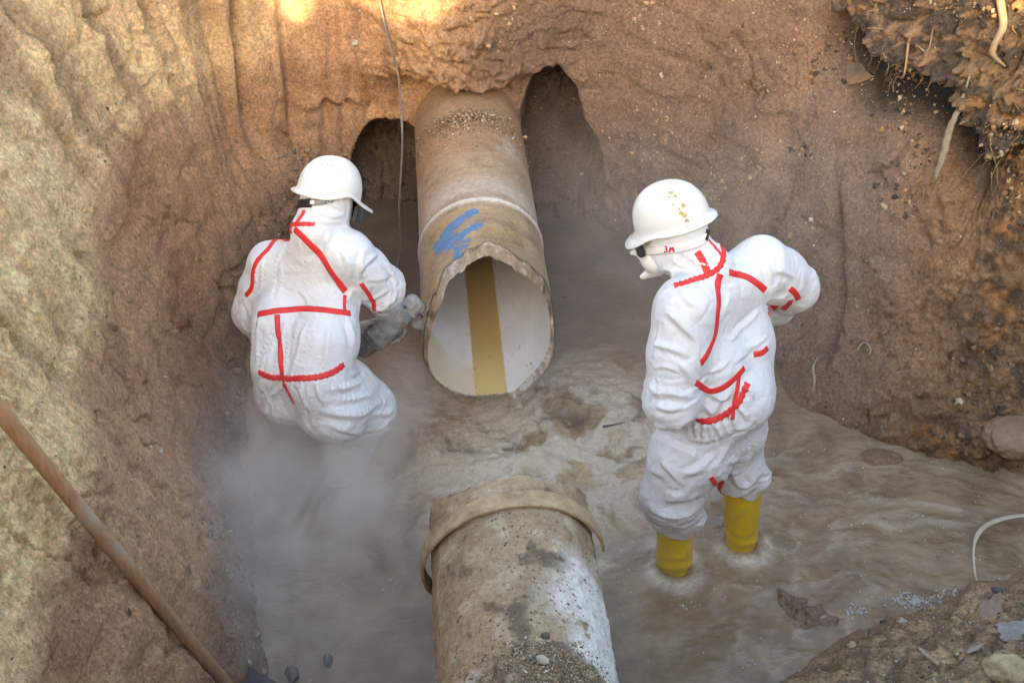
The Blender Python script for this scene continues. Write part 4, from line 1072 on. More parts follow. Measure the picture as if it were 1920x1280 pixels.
face = band_around('goggles', LENS, None, hcL + MhL @ np.array((.01, 0, 0)), MhL, .118, .090, -.045, .012, -.9, .9, .014, 24); partsL.append(face)
# pivot ring of the strap, vents, maker's label
_hv = [tuple(x.co) for x in hL.data.vertices]; hbL = BVHTree.FromPolygons(_hv, [tuple(p.vertices) for p in hL.data.polygons])
_h = bL.ray_cast(Vector((0, 0, CAMZ)), Vector(ray(619, 375))); _h = _h if _h[0] is not None else bL.find_nearest(Vector(hdL))
ringc = np.array(_h[0]) + np.array(_h[1]) * .006; tx_ = np.cross(np.array(_h[1]), (0, 0, 1.)); tx_ /= np.linalg.norm(tx_); tz_ = np.cross(tx_, np.array(_h[1]))
rp = [ringc + .0095 * (math.cos(a_) * tx_ + math.sin(a_) * tz_) for a_ in np.linspace(0, 2 * math.pi, 17)]
vv, ff = tube(rp, .0028, 6); rng_ = mesh_obj('strap_pivot', vv, ff, GREY)
subs = []
for i, (px_, py_) in enumerate(((604, 310), (613, 309.6), (622, 310.5))):
    b_ = patch_on(hbL, 'vent_hole', GREY, None, (px_, py_), .0035, i, .0012, 10)
    if b_: subs.append(b_)
b_ = patch_on(hbL, 'smudge', mat_simple('smudge_grey', (.66, .64, .60), .5, .08, 20, 0), None, (596, 330), .014, 77, .0008, 20)
if b_: subs.append(b_)
adopt(pL, *partsL, st1_)
for s_ in subs: s_.parent = hL
for s_ in (st2_, st3_, rng_):
    if s_: s_.parent = st1_
tag(pL, 'person in white coverall crouching beside the broken pipe with a grinder, seen from behind', 'person')

# ------------------------------------------------------------------ angle grinder in the crouching worker's hands
DUST = mat_simple('dusty_tool', (.16, .185, .18), .7, .35, 45, .3, .003, .4, dirt=(.36, .34, .31), dirt_amt=.8, dirt_scale=14)
DUST2 = mat_simple('dusty_metal', (.34, .33, .31), .6, .25, 50, .3, .003, .5, dirt=(.22, .2, .18), dirt_amt=.5, dirt_scale=18)
DUST3 = mat_simple('dusty_dark', (.06, .062, .065), .6, .3, 40, .3, .003, .4, dirt=(.28, .27, .25), dirt_amt=.7, dirt_scale=14)
ga, gb = JY(700, 640, 3.83), JY(764, 581, 3.90)
gax = (gb - ga) / np.linalg.norm(gb - ga); glen = np.linalg.norm(gb - ga)
def lathe(name, a_, d_, prof, mat, n=28, parent=None, squash=1.0):
    d_ = Vector(d_).normalized(); x_ = d_.orthogonal().normalized(); y_ = d_.cross(x_); vs, fs = [], []
    for s_, r_ in prof:
        for k_ in range(n):
            t_ = 2 * math.pi * k_ / n; vs.append(Vector(a_) + d_ * s_ + x_ * (r_ * math.cos(t_)) + y_ * (r_ * squash * math.sin(t_)))
    m_ = len(prof)
    fs = [(i * n + k_, i * n + (k_ + 1) % n, (i + 1) * n + (k_ + 1) % n, (i + 1) * n + k_) for i in range(m_ - 1) for k_ in range(n)] + [tuple(range(n))[::-1], tuple((m_ - 1) * n + k_ for k_ in range(n))]
    ob = mesh_obj(name, [tuple(v_) for v_ in vs], fs, mat, parent); 
    return ob
gr_ = empty('angle_grinder', tuple(ga))
gparts = [lathe('motor_body', ga, gax, [(0, .034), (.004, .043), (.05, .046), (.10, .047), (glen * .55, .046), (glen * .8, .043), (glen, .040)], DUST),
          lathe('rear_cap', ga - gax * .075, gax, [(0, .018), (.006, .028), (.03, .035), (.062, .038), (.066, .044), (.074, .044), (.0745, .036)], DUST3),
          lathe('collar_band', ga + gax * .012, gax, [(0, .044), (0, .0485), (.006, .0485), (.006, .044)], DUST2)]
dn = np.array((.35, -.05, -.94)); dn = dn - gax * (dn @ gax); dn /= np.linalg.norm(dn); sdv = np.cross(gax, dn)
def facet(o_):
    o_.data.polygons.foreach_set('use_smooth', np.zeros(len(o_.data.polygons), bool)); return o_
gparts.append(facet(lathe('gear_head', gb - gax * .004, gax, [(0, .046), (.012, .046), (.014, .042), (.045, .042), (.062, .034), (.070, .018)], DUST2, 10, None, .86)))
gparts.append(facet(lathe('spindle_housing', gb + gax * .036, dn, [(0, .030), (.03, .030), (.042, .024), (.046, .018)], DUST2, 12)))
for sg_ in (-1, 1): gparts.append(lathe('screw', gb + gax * .006 + sdv * sg_ * .030 - dn * .028, -dn, [(0, .006), (.012, .006), (.013, .003)], DUST3, 10))
for k_ in range(4): gparts.append(lathe('vent_slot', ga + gax * (.004 + .012 * k_) - dn * .045 - sdv * .006, sdv, [(0, .0022), (.022, .0022)], DUST3, 6))
dc = gb + gax * .036 + dn * .075
gparts.append(lathe('spindle', gb + gax * .036 + dn * .04, dn, [(0, .012), (.036, .012)], DUST2, 16))
disc = lathe('cutting_disc', dc, dn, [(0, .010), (0, .062), (.003, .062), (.003, .010)], DUST3, 48); gparts.append(disc)
gv, gf = [], []
for i, a_ in enumerate(np.linspace(0, math.pi, 25)):
    e_ = math.cos(a_) * sdv - math.sin(a_) * gax
    for rr, hh in ((.02, -.012), (.068, -.012), (.070, -.010), (.070, .012), (.067, .012), (.067, -.009), (.02, -.009)): gv.append(dc + e_ * rr + dn * hh)
gf = [(i * 7 + k_, (i + 1) * 7 + k_, (i + 1) * 7 + (k_ + 1) % 7, i * 7 + (k_ + 1) % 7) for i in range(24) for k_ in range(7)]
gparts.append(mesh_obj('guard', gv, gf, DUST2))
vv, ff = tube([ga - gax * .07, ga - gax * .13 + np.array((0, 0, -.01)), ga + np.array((-.16, .05, -.16)), ga + np.array((-.2, .12, -.3)), ga + np.array((-.25, .2, -.55))], .0055, 8); gparts.append(mesh_obj('power_cable', vv, ff, DUST3))
adopt(gr_, *gparts)
tag(gr_, 'dusty angle grinder held against the side of the broken pipe', 'grinder')
# the hands that hold it
hr = hand(None, wR_ + np.array((.0, .02, -.01)), (.35, .1, -.75), (.2, .9, .3), False, 1.0); hl = hand(None, ga - gax * .03 + np.array((-.05, .10, .0)), gax + dn * .6, (0, 1, .2), True, 1.1)
adopt(pL, hr, hl)

# ------------------------------------------------------------------ cable hanging down the far wall
CABLE = mat_simple('grey_cable', (.17, .165, .16), .6, .3, 60, .2, dirt=(.30, .22, .14), dirt_amt=.5)
pts = []
for px_, py_ in ((705, -60), (714, 0), (724, 50), (737, 95)): p_, n_ = on_ground(px_, py_); pts.append(p_ + np.array((0, -.03, .0)))
pts += [JY(748, 150, pts[-1][1] - .02), JY(753, 220, 5.06), JY(754, 280, 5.03), JY(750, 350, 5.01), JY(748, 410, 5.0), JY(751, 455, 5.0), JY(745, 495, 4.98), JY(738, 514, 4.95), JY(722, 535, 4.8)]
vv, ff = tube(cr(pts, 8), .0052, 8); tag(mesh_obj('hanging_cable', vv, ff, CABLE), 'thin grey cable hanging down the earth wall left of the pipe', 'cable')

# ------------------------------------------------------------------ wooden pole leaning on the left wall
WOOD = NT('pole_wood'); o = WOOD.obj(); w1 = WOOD.noise(14, 6, .6, WOOD.scale(o, 6, 6, 1.2)); w2 = WOOD.noise(5, 3, .5, o)
c = WOOD.mix(WOOD.ramp(w1, .3, .7), (.26, .125, .06), (.42, .23, .125)); c = WOOD.mix(WOOD.ramp(w2, .55, .7), c, (.36, .27, .20))
WOOD.bsdf(c, .6, WOOD.bump(w1, .25, .003), .35); WOOD = WOOD.m
a0, n0 = on_ground(2, 846); a1, n1 = on_ground(415, 1262)
a0 = a0 + n0 * .075; a1 = a1 + n1 * .065; dd = a1 - a0
pl = [a0 - dd * .25 + dd * (1.42 * t_) + np.array((0, 0, -.012 * math.sin(3.1 * t_))) for t_ in np.linspace(0, 1, 24)]
vv, ff = tube(pl, [.0225 - .001 * t_ + .0007 * math.sin(17 * t_) for t_ in np.linspace(0, 1, 24)], 20); tag(mesh_obj('wooden_pole', vv, ff, WOOD), 'long round reddish wooden pole leaning against the sandy wall', 'pole')
# flat dark plate at the pole's foot
STEEL = mat_simple('dull_steel', (.05, .05, .055), .55, .3, 25, .3, dirt=(.16, .13, .10), dirt_amt=.5)
A_, B_ = JZ(456, 1242, .12), JZ(540, 1293, .10); dwn = np.array((-.05, -.28, -.10)); nn_ = np.cross(B_ - A_, dwn); nn_ /= np.linalg.norm(nn_)
vs = []; 
for e_ in (0, .003):
    for s_ in np.linspace(0, 1, 7):
        for t_ in np.linspace(0, 1, 5): vs.append(A_ + (B_ - A_) * s_ * 1.7 + dwn * t_ + nn_ * (e_ - .018 * math.sin(math.pi * s_)))
fs = [(k_ * 35 + i * 5 + j, k_ * 35 + (i + 1) * 5 + j, k_ * 35 + (i + 1) * 5 + j + 1, k_ * 35 + i * 5 + j + 1) for k_ in (0, 1) for i in range(6) for j in range(4)]
fs += [(i * 5, (i + 1) * 5, 35 + (i + 1) * 5, 35 + i * 5) for i in range(6)] + [(j, j + 1, 35 + j + 1, 35 + j) for j in range(4)]
tag(mesh_obj('spade_blade', vs, fs, STEEL, smooth=False), 'dark flat spade blade standing in the mud at the foot of the pole', 'spade')

# ------------------------------------------------------------------ rocks, clods, wood, litter
_ico = {}
def ico(sub):
    if sub not in _ico:
        bm = bmesh.new(); bmesh.ops.create_icosphere(bm, subdivisions=sub, radius=1); bm.verts.index_update()
        _ico[sub] = (np.array([tuple(v_.co) for v_ in bm.verts]), np.array([[x.index for x in f_.verts] for f_ in bm.faces])); bm.free()
    return _ico[sub]
def rock(name, c, size, mat, seed, sub=4, rough=.35, rot=0, smooth=True):
    v, f = ico(sub); x, y, z = v.T
    r_ = 1 + rough * fbm(x * 1.3, y * 1.3, z * 1.3, 4, seed) + rough * .25 * fbm(x * 5, y * 5, z * 5, 3, seed + 3, .6)
    v = v * r_[:, None] * np.asarray(size); cr_, sr_ = math.cos(rot), math.sin(rot)
    v = np.stack([v[:, 0] * cr_ - v[:, 1] * sr_, v[:, 0] * sr_ + v[:, 1] * cr_, v[:, 2]], 1)
    o_ = mesh_obj(name, v, f, mat, smooth=smooth); o_.location = c; return o_
CLAY = mat_simple('red_clay', (.21, .135, .09), .6, .5, 60, 1.0, .012, .4)
STONE = mat_simple('pale_stone', (.42, .37, .29), .8, .25, 40, .5, .004)
GSTONE = mat_simple('dark_stone', (.10, .095, .09), .7, .3, 40, .5, .004)
TANS = mat_simple('tan_stone', (.40, .30, .17), .85, .25, 40, .6, .004)
tag(rock('clod', JZ(1482, 1138, -.035), (.055, .07, .05), CLAY, 501, 5, .75), 'round reddish clay clod in the shallows, the farther of two', 'clod')
tag(rock('clod', JZ(1528, 1172, -.032), (.08, .065, .05), CLAY, 511, 5, .8), 'larger reddish clay clod in the shallows, nearest the gravel bank', 'clod')
tag(rock('sunken_rock', JZ(1650, 862, -.012), (.11, .05, .03), CLAY, 521, 4), 'low wet rock breaking the surface of the stream', 'rock')
p_, n_ = on_ground(1905, 812); tag(rock('rock_slab', p_ + n_ * .03, (.13, .11, .07), mat_simple('slab_stone', (.24, .155, .10), .75, .25, 25, .5, .006), 531, 5, .25, .5), 'smooth brown boulder on the stream bank below the earth wall', 'rock')
tag(rock('pebble', pipe_pt(np.array(.10), np.array(2.075), np.array(RO + .034)), (.020, .013, .010), STONE, 541, 3, .2, -.6), 'pale oval pebble lying on the near pipe', 'stone')
tag(rock('stone', pipe_pt(np.array(.18), np.array(2.18), np.array(RO + .004)), (.013, .011, .010), GSTONE, 545, 3, .2), 'small grey stone on the near pipe behind the pale pebble', 'stone')
for i, (px_, py_, s_, mt, lb) in enumerate(((1692, 1166, .016, STONE, 'pale stone half sunk at the water edge of the gravel bank'), (1600, 1212, .018, TANS, 'tan pebble among the gravel near the two clods'),
        (1778, 1096, .017, GSTONE, 'dark stone under the end of the plastic strip'), (1868, 1108, .02, GSTONE, 'grey stone higher on the bank beside the plastic strip'),
        (300, 846, .010, STONE, 'small pale crescent stone stuck in the left wall above the pole'), (1800, 753, .016, STONE, 'pale chip of stone on the slope above the stream'),
        (1412, 622, .016, mat_simple('pink_stone', (.36, .19, .13), .8, .2, 40, .4), 'pinkish stone in the slope beside the standing worker'), (1090, 327, .012, STONE, 'single white pebble inside the hollow right of the pipe'),
        (665, 80, .022, STONE, 'pale stone sticking out of the sunlit far wall'), (1903, 1262, .06, TANS, 'large sandy lump in the near corner of the gravel bank'))):
    p_, n_ = on_ground(px_, py_); tag(rock('stone', p_ + n_ * s_ * .35, (s_, s_ * .8, s_ * .65), mt, 560 + i * 7, 4, .55, i), lb, 'stone')
BARK = mat_simple('weathered_wood', (.26, .215, .15), .8, .4, 22, .5, .003); ROOT = mat_simple('root', (.30, .19, .09), .8, .3, 40, .4)
def strip(name, pix, rad, mat, off, label, cat, flat=1.0, n=8, rough=.05, straight=False):
    P = []
    for i, (px_, py_) in enumerate(pix): p_, n_ = on_ground(px_, py_); P.append(p_ + n_ * (off if np.isscalar(off) else off[i]))
    if straight: P = [P[0] + (P[-1] - P[0]) * t_ + np.array((.006 * math.sin(9 * t_), 0, 0)) for t_ in np.linspace(0, 1, len(P))]
    D = cr(P, 6); rr = np.interp(np.linspace(0, 1, len(D)), np.linspace(0, 1, len(rad)), rad) if not np.isscalar(rad) else rad
    vv, ff = tube(D, list(rr) if not np.isscalar(rr) else rr, n, True, flat, rough); return tag(mesh_obj(name, vv, ff, mat), label, cat)
strip('stick', [(1803, 135), (1796, 190), (1786, 250), (1776, 300), (1765, 340)], [.003, .009, .015, .017, .008], BARK, .05, 'splintered grey stick hanging from the overhang of topsoil', 'stick', .5, 8, .12, True)
strip('root', [(1699, 70), (1700, 92), (1692, 120), (1693, 145), (1686, 172), (1684, 188)], [.004, .005, .004, .003, .002], ROOT, .05, 'thin crooked root dangling below the dark seam', 'root')
strip('root', [(1884, -30), (1872, 20), (1862, 60), (1867, 85), (1871, 105)], [.017, .017, .015, .012, .004], mat_simple('pale_root', (.29, .195, .11), .7, .3, 30, .4), .07, 'thick pale root bent out of the topsoil', 'root', 1, 8, .08)
strip('root', [(1725, 330), (1733, 355), (1731, 375), (1720, 392)], [.002, .0025, .002, .001], ROOT, .012, 'hair thin root on the wall below the stick', 'root')
strip('stick', [(1630, 62), (1645, 55), (1655, 52)], [.002, .003, .002], ROOT, .03, 'short pale twig lodged in the dark seam', 'stick')
strip('stick', [(1716, 100), (1730, 88), (1745, 74)], [.003, .008, .004], BARK, .05, 'grey splinter lying slantwise in the topsoil', 'stick', .4)
strip('stick', [(1728, 1219), (1745, 1230), (1765, 1246)], [.006, .0065, .006], mat_simple('light_wood', (.45, .36, .25), .8, .2, 40, .4), .012, 'short straight light stick on the gravel bank', 'stick')
strip('root', [(1534, 672), (1527, 690), (1531, 712), (1524, 735)], [.003, .006, .006, .004], mat_simple('pale_rag', (.30, .26, .20), .85, .25, 60, .4), .012, 'pale shred of plastic caught at the foot of the slope', 'litter', .4)
strip('wire_loop', [(1612, 660), (1615, 648), (1626, 646), (1633, 656), (1632, 668)], .0025, mat_simple('pale_wire', (.36, .34, .31), .5, .1, 40, .1), .012, 'small pale wire loop sticking from the slope', 'wire')
strip('root', [(1010, 138), (1022, 152), (1028, 165), (1024, 180)], [.002, .0025, .002, .001], ROOT, .015, 'thin root hanging at the mouth of the right hollow', 'root')
strip('twig', [(860, 190), (875, 176), (895, 166)], [.002, .003, .002], ROOT, .02, 'brown twig in the loose earth over the broken pipe', 'twig')
# twig afloat, plastic strip
tw = [JZ(1130, 800, .02), JZ(1150, 796, .024), JZ(1172, 791, .02)]; vv, ff = tube(cr(tw, 5), [.006, .007, .006, .005, .004, .003, .003, .003, .003, .002, .002], 7); tag(mesh_obj('floating_twig', vv, ff, mat_simple('wet_twig', (.05, .04, .03), .4, .3, 30, .3)), 'dark twig afloat beside the standing worker', 'twig')
PLAS = mat_simple('dirty_plastic', (.50, .46, .36), .45, .15, 30, .2, dirt=(.36, .29, .18), dirt_amt=.6)
pp = [JZ(1960, 968, .05), JZ(1915, 966, .06), JZ(1880, 972, .065), JZ(1850, 984, .06), JZ(1833, 1002, .05), JZ(1826, 1026, .04), JZ(1826, 1052, .03), JZ(1829, 1076, .03), JZ(1832, 1088, .03)]
D = cr(pp, 6); rr = np.interp(np.linspace(0, 1, len(D)), [0, .3, .5, .62, 1], [.010, .012, .011, .004, .003]); vv, ff = tube(D, list(rr), 8, True, .3); tag(mesh_obj('plastic_strip', vv, ff, PLAS), 'curved pale plastic strip arching from the bank over the stream', 'strip')
# shard stuck in the right wall
p_, n_ = on_ground(1606, 150); x_ = np.array((.55, -.5, .1)); x_ -= n_ * (x_ @ n_); x_ /= np.linalg.norm(x_); y_ = np.cross(n_, x_)
out = [(-.062, .035), (-.05, .05), (.0, .058), (.03, .03), (.072, .012), (.03, -.028), (-.012, -.052), (-.04, -.02)]
vs = [p_ + n_ * (.035 + e_ + .012 * a_ / .07) + x_ * a_ + y_ * b_ for e_ in (0, .010) for a_, b_ in out]; k_ = len(out)
fs = [tuple(range(k_))[::-1], tuple(range(k_, 2 * k_))] + [(i, (i + 1) % k_, k_ + (i + 1) % k_, k_ + i) for i in range(k_)]
tag(mesh_obj('shard', vs, fs, mat_simple('rusty_shard', (.09, .07, .05), .75, .5, 20, .6, .004, dirt=(.17, .10, .05), dirt_amt=.6), smooth=False), 'flat broken shard stuck in the wall under the dark overhang', 'shard')
# litter at the near bank and in the shallows
RAG = mat_simple('grey_rag', (.26, .25, .23), .8, .25, 30, .4, dirt=(.2, .15, .1)); PAP = mat_simple('pink_paper', (.34, .25, .20), .8, .2, 30, .4, dirt=(.25, .18, .12))
def rag(name, pix, w, h_, mat, seed, label, cat):
    p_, n_ = on_ground(*pix); x_ = np.cross(n_, (0, 1, .2)); x_ /= np.linalg.norm(x_); y_ = np.cross(n_, x_); m_ = 14; vs = []
    for i in range(m_):
        for j in range(m_):
            a_, b_ = (i / (m_ - 1) - .5) * 2, (j / (m_ - 1) - .5) * 2; f_ = 1 + .35 * float(pn(a_ * 1.4, b_ * 1.4, 0, seed)); vs.append(p_ + x_ * a_ * w * f_ + y_ * b_ * h_ * f_ + n_ * (.012 + .35 * min(w, h_) * abs(float(fbm(np.array(a_ * 1.6), np.array(b_ * 1.6), np.array(0.), 3, seed + 3)))))
    return tag(mesh_obj(name, vs, grid_faces(m_, m_), mat, smooth=False), label, cat)
rag('crumpled_paper', (1862, 1142), .045, .035, PAP, 601, 'crumpled pinkish paper half buried in the gravel bank', 'paper')
rag('torn_plastic', (1905, 1185), .05, .03, RAG, 611, 'torn grey plastic at the right edge of the gravel bank', 'litter')
rag('frayed_rag', (1832, 1222), .022, .028, mat_simple('white_rag', (.40, .37, .32), .8, .15, 60, .5), 621, 'frayed whitish rag beside the straight light stick', 'litter')
rag('dark_rag', (1790, 1112), .03, .02, mat_simple('wet_black', (.025, .025, .027), .5, .4, 30, .4), 631, 'wet black scrap where the plastic strip meets the bank', 'litter')
rag('black_scrap', (236, 1148), .011, .008, mat_simple('dry_black', (.05, .045, .04), .8, .4, 30, .4), 641, 'small dark scrap stuck to the left wall below the pole', 'litter')
tag(rock('floating_lump', JZ(615, 1237, .004), (.016, .030, .016), GSTONE, 651, 3, .3, .2, False), 'black lump afloat in the misty shallows', 'debris')
tag(rock('soil_lump', JZ(548, 1262, .02), (.022, .030, .02), mat_simple('wet_lump', (.12, .10, .08), .7, .5, 30, .5), 661, 3, .45, .4, False), 'muddy lump of debris between the spade blade and the floating lump', 'debris')
tag(rock('pebble', JZ(582, 1277, .01), (.010, .009, .008), TANS, 671, 2, .2), 'tan pebble at the bottom edge beside the muddy lump', 'stone')

# crumbled clods along the foot of the slopes, rootlets in the topsoil
def clods(name, zone, n, zlo, zhi, s0, s1, cols, seed, label):
    rd = np.random.RandomState(seed); me = TERR[zone].data; co = np.empty(len(me.vertices) * 3, np.float32); me.vertices.foreach_get('co', co); co = co.reshape(-1, 3); co = co[(co[:, 2] > zlo) & (co[:, 2] < zhi) & (co[:, 1] > 1.9) & (co[:, 0] < 2.4)]
    c_ = co[rd.randint(0, len(co), n * 6)]; w_ = pn(c_[:, 0] * 2.5, c_[:, 1] * 2.5, c_[:, 2] * 2.5, seed) + rd.uniform(-.3, .3, len(c_)); c_ = c_[np.argsort(-w_)[:n]]
    return scatter(name, c_, s0 + (s1 - s0) * rd.rand(n) ** 3, cols, seed, GR, label, 2)
# loose earth lying on both pipes, grit on banks and walls, bubbles and droplets: far too many to count
def scatter(name, pts, sizes, mats_rgb, seed, mat, label, sub=1):
    v, f = ico(sub); rd = np.random.RandomState(seed); n = len(pts)
    k_ = len(v); jit = 1 + .35 * rd.normal(size=(n, k_, 1)) * (sub < 3); vv = v[None] * jit * (np.asarray(sizes)[:, None, None] * (.6 + .7 * rd.rand(n, 1, 3)))
    vv = vv + np.asarray(pts)[:, None, :]; ff = f[None] + (np.arange(n) * k_)[:, None, None]
    ci = rd.randint(0, len(mats_rgb), n); cc = np.asarray(mats_rgb)[ci] * (.75 + .5 * rd.rand(n, 1)); cc = np.repeat(cc, k_, 0)
    return kind(mesh_obj(name, vv.reshape(-1, 3), ff.reshape(-1, 3), mat, smooth=False, attrs={'col': np.clip(cc, 0, .8)}), 'stuff', label)
GR = NT('grit'); GR.bsdf(GR.attr('col').outputs['Color'], .85, GR.bump(GR.noise(140, 4, .6, GR.obj()), .5, .003), .3); GR = GR.m
clods('slope_clods', 'earth_wall_right', 600, .0, .55, .003, .015, [(.22, .14, .09), (.17, .11, .07), (.27, .175, .105), (.12, .08, .055)], 21, 'crumbled clods on the slope above the stream')
clods('wall_foot_clods', 'earth_wall_left', 500, .0, .5, .003, .014, [(.26, .18, .12), (.20, .14, .10), (.33, .24, .15)], 22, 'crumbled earth along the foot of the left wall')
clods('topsoil_crumbs', 'earth_wall_right', 1500, .75, 1.75, .003, .013, [(.20, .12, .06), (.08, .06, .045), (.32, .18, .08), (.05, .04, .03), (.42, .34, .22)], 23, 'crumbs of soil and litter in the topsoil')
clods('back_wall_crumbs', 'earth_wall_back', 1200, .02, 1.5, .0025, .011, [(.30, .19, .11), (.20, .13, .085), (.42, .30, .18)], 24, 'crumbs of earth clinging to the far wall')
rl = np.random.RandomState(31); rv, rf_ = [], []
me = TERR['earth_wall_right'].data; co = np.empty(len(me.vertices) * 3, np.float32); me.vertices.foreach_get('co', co); co = co.reshape(-1, 3); co = co[(co[:, 2] > .85) & (co[:, 2] < 1.7) & (co[:, 0] > 1.35) & (co[:, 0] < 2.3)]
for c_ in co[rl.randint(0, len(co), 130)]:
    d_ = np.array((rl.normal() * .5, -.5 + rl.normal() * .3, -.6 + rl.normal() * .5)); L_ = rl.uniform(.03, .11); p_ = [np.array(c_) + d_ * L_ * t_ + np.array((.02 * math.sin(4 * t_ + c_[0] * 90), 0, -.05 * t_ * t_)) * L_ / .08 for t_ in np.linspace(-.1, 1, 6)]
    vv, ff = tube(p_, list(np.linspace(.0018, .0006, 6) * rl.uniform(.7, 1.5)), 5); k_ = len(rv); rv += vv; rf_ += [tuple(i + k_ for i in f_) for f_ in ff]
kind(mesh_obj('rootlets', rv, rf_, ROOT), 'stuff', 'fine rootlets sticking out of the topsoil')
rd = np.random.RandomState(5); pts, szs = [], []
for _ in range(5200):
    x_, y_ = rd.uniform(.6, 2.3), rd.uniform(1.6, 3.2); h = GB.ray_cast(Vector((x_, y_, 3)), Vector((0, 0, -1)))
    if h[0] is not None and h[0].z > -.02 and (h[0].z > .05 or rd.rand() < .4): pts.append(np.array(h[0])); szs.append(.0022 + .0035 * rd.rand() ** 3 + (.008 * rd.rand() if rd.rand() < .035 else 0))
scatter('gravel', pts, szs, [(.42, .33, .18), (.30, .21, .11), (.16, .12, .08), (.50, .45, .36), (.09, .075, .06)], 6, GR, 'loose gravel over the low near bank')
pts, szs = [], []
for _ in range(5200):
    a_ = rd.uniform(0, 2 * math.pi); o_ = Vector((.2, 3.6, rd.uniform(.1, 1.7))); h = GB.ray_cast(o_, Vector((math.cos(a_), math.sin(a_), rd.uniform(-.15, .2))))
    if h[0] is None or h[0].y < 1.8: continue
    q_ = float(pn(np.array(h[0].x * 3), np.array(h[0].y * 3), np.array(h[0].z * 3), 77))
    if q_ + rd.uniform(-.4, .4) < .1: continue
    pts.append(np.array(h[0])); szs.append(.002 + .0035 * rd.rand() ** 2 + (.007 * rd.rand() if rd.rand() < .05 else 0))
scatter('wall_grit', pts, szs, [(.50, .42, .30), (.30, .20, .11), (.22, .14, .08), (.12, .085, .06), (.55, .50, .42)], 8, GR, 'grit and small stones in the pit walls')
pts, szs = [], []
for _ in range(1500):                                     # rubble slumped on the far end of the broken pipe
    th_, y_ = rd.normal(-.05, .45), 5.20 - abs(rd.normal(0, .075)) ; pts.append(pipe_pt(np.array(th_), np.array(y_), np.array(RO + .004 + .05 * max(0, (y_ - 5.08) / .15) * rd.rand()))); szs.append(.0018 + .004 * rd.rand() ** 3 + (.009 * rd.rand() if rd.rand() < .02 else 0))
for _ in range(4200):                                     # and caked on the near pipe
    th_, y_ = rd.normal(.12, .36), 1.96 + .20 * rd.rand() ** 1.3 + rd.normal() * .012; pts.append(pipe_pt(np.array(th_), np.array(y_), np.array(RO + .002 + float(mound(np.array([th_]), np.array([y_]))[0])))); szs.append(.0010 + .0034 * rd.rand() ** 3)
for _ in range(900):
    th_, y_ = rd.normal(.02, .4), rd.uniform(2.0, 2.68); pts.append(pipe_pt(np.array(th_), np.array(y_), np.array(RO + .001))); szs.append(.0015 + .003 * rd.rand() ** 3)
scatter('loose_soil', pts, szs, [(.32, .215, .13), (.24, .16, .10), (.38, .28, .17), (.18, .125, .08), (.34, .23, .13), (.27, .18, .11), (.5, .43, .33)], 10, GR, 'crumbled soil lying on the two pipes')
BUB = NT('foam_bubbles'); BUB.bsdf((.42, .39, .35), .15, None, .8); BUB = BUB.m
pts, szs = [], []
def bub(px_, py_, n, sx, sy, s0, s1):
    c_ = JZ(px_, py_, 0)
    for _ in range(n): x_, y_ = c_[0] + rd.normal() * sx, c_[1] + rd.normal() * sy; pts.append((x_, y_, wz(x_, y_) + .001)); szs.append(rd.uniform(s0, s1))
bub(1712, 1125, 150, .045, .016, .002, .006); bub(1612, 1146, 30, .02, .012, .003, .008); bub(1785, 1118, 30, .03, .02, .003, .007); bub(1412, 1242, 8, .012, .01, .003, .007); bub(1285, 1130, 14, .03, .03, .002, .005); bub(1400, 1262, 6, .03, .02, .002, .004)
bub(700, 1035, 10, .06, .03, .002, .005); bub(735, 1100, 6, .03, .02, .003, .006); bub(640, 1095, 5, .02, .02, .004, .007)
scatter('foam_bubbles', pts, szs, [(.7, .68, .64)], 12, BUB, 'clusters of foam bubbles on the water', 2)
pts, szs = [], []
for _ in range(800):
    if rd.rand() < .7: x_, y_ = rd.normal(.3, .35), rd.normal(3.6, .32)
    else: x_, y_ = rd.uniform(.4, 2.2), rd.uniform(2.5, 3.8)
    z_ = wz(x_, y_); pts.append((x_, y_, z_ + .003 + abs(rd.normal(0, .02)) * (np.hypot(x_ - .2, y_ - 3.6) < .5))); szs.append(.0009 + .0011 * rd.rand())
DROP = NT('droplets'); DROP.bsdf((.85, .84, .82), .08, None, 1.0); DROP = DROP.m  # opaque white paints the sparkle of the spray into its colour
scatter('glint_droplets', pts, szs, [(.85, .84, .82)], 14, DROP, 'fine spray droplets whitened as glints over the churning water')

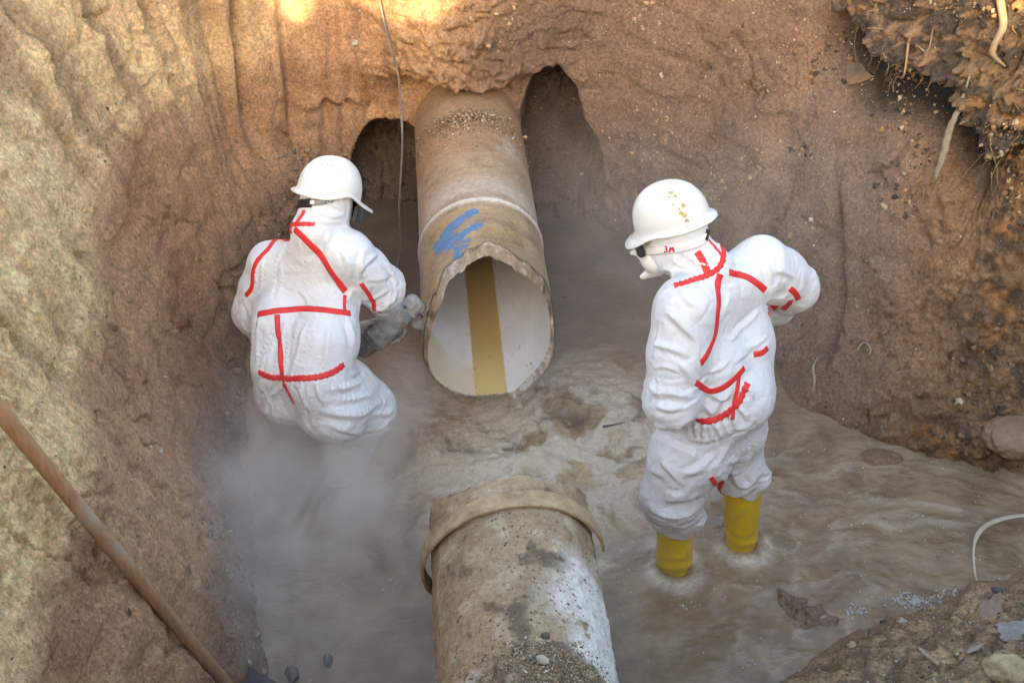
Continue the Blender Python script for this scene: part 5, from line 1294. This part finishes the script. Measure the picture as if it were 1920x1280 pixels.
# ------------------------------------------------------------------ mist from the cutting, a real cloud in the pit
lo_, hi_ = (-1.75, 1.75, -.02), (2.5, 5.7, 1.5)
vs = [(x_, y_, z_) for x_ in (lo_[0], hi_[0]) for y_ in (lo_[1], hi_[1]) for z_ in (lo_[2], hi_[2])]
steam = mesh_obj('steam', vs, [(0, 1, 3, 2), (4, 6, 7, 5), (0, 4, 5, 1), (2, 3, 7, 6), (0, 2, 6, 4), (1, 5, 7, 3)], None, smooth=False)
t = NT('steam'); o = t.obj()
nz = t.noise(3.2, 4, .6, o, 1.2); n2 = t.noise(7, 3, .5, o)
den = None
for c_, r_, w_ in (((-.74, 3.36, .16), (.56, .62, .48), 1.35), ((-1.0, 3.0, .2), (.75, .95, .75), .6), ((-.46, 3.78, .25), (.24, .32, .28), 1.5), ((-.62, 3.42, .06), (.26, .26, .22), .9), ((-.52, 3.66, .12), (.16, .22, .18), 1.8), ((-.45, 2.75, .05), (.8, .95, .42), .34),
                   ((.10, 3.7, .15), (1.7, 1.7, .85), .09), ((.75, 4.75, .35), (.95, .95, .85), .17), ((.2, 5.2, .5), (.5, .5, .6), .10), ((1.2, 4.4, .6), (.8, .8, .8), .10)):
    s_ = t.n('ShaderNodeVectorMath', operation='SUBTRACT'); t.l(o, s_.inputs[0]); s_.inputs[1].default_value = c_
    d_ = t.n('ShaderNodeVectorMath', operation='DIVIDE'); t.l(s_.outputs[0], d_.inputs[0]); d_.inputs[1].default_value = r_
    l_ = t.n('ShaderNodeVectorMath', operation='LENGTH'); t.l(d_.outputs[0], l_.inputs[0])
    m_ = t.n('ShaderNodeMapRange', interpolation_type='SMOOTHSTEP'); t.l(l_.outputs[1], m_.inputs[0])
    for k_, q_ in ((1, 1.0), (2, 0.0), (3, 0.0), (4, w_)): m_.inputs[k_].default_value = q_
    den = m_.outputs[0] if den is None else t.math('ADD', den, m_.outputs[0])
den = t.math('MULTIPLY', den, t.ramp(t.math('ADD', t.math('MULTIPLY', nz, .75), t.math('MULTIPLY', n2, .25)), .38, .60, .12, 1.9))
pv = t.n('ShaderNodeVolumePrincipled'); pv.inputs['Color'].default_value = (.99, .955, .905, 1); pv.inputs['Anisotropy'].default_value = -.2
t.l(den, pv.inputs['Density']); t.l(pv.outputs[0], t.out.inputs['Volume']); steam.data.materials.append(t.m)
kind(steam, 'stuff', 'grey mist drifting round the crouching worker and over the water')
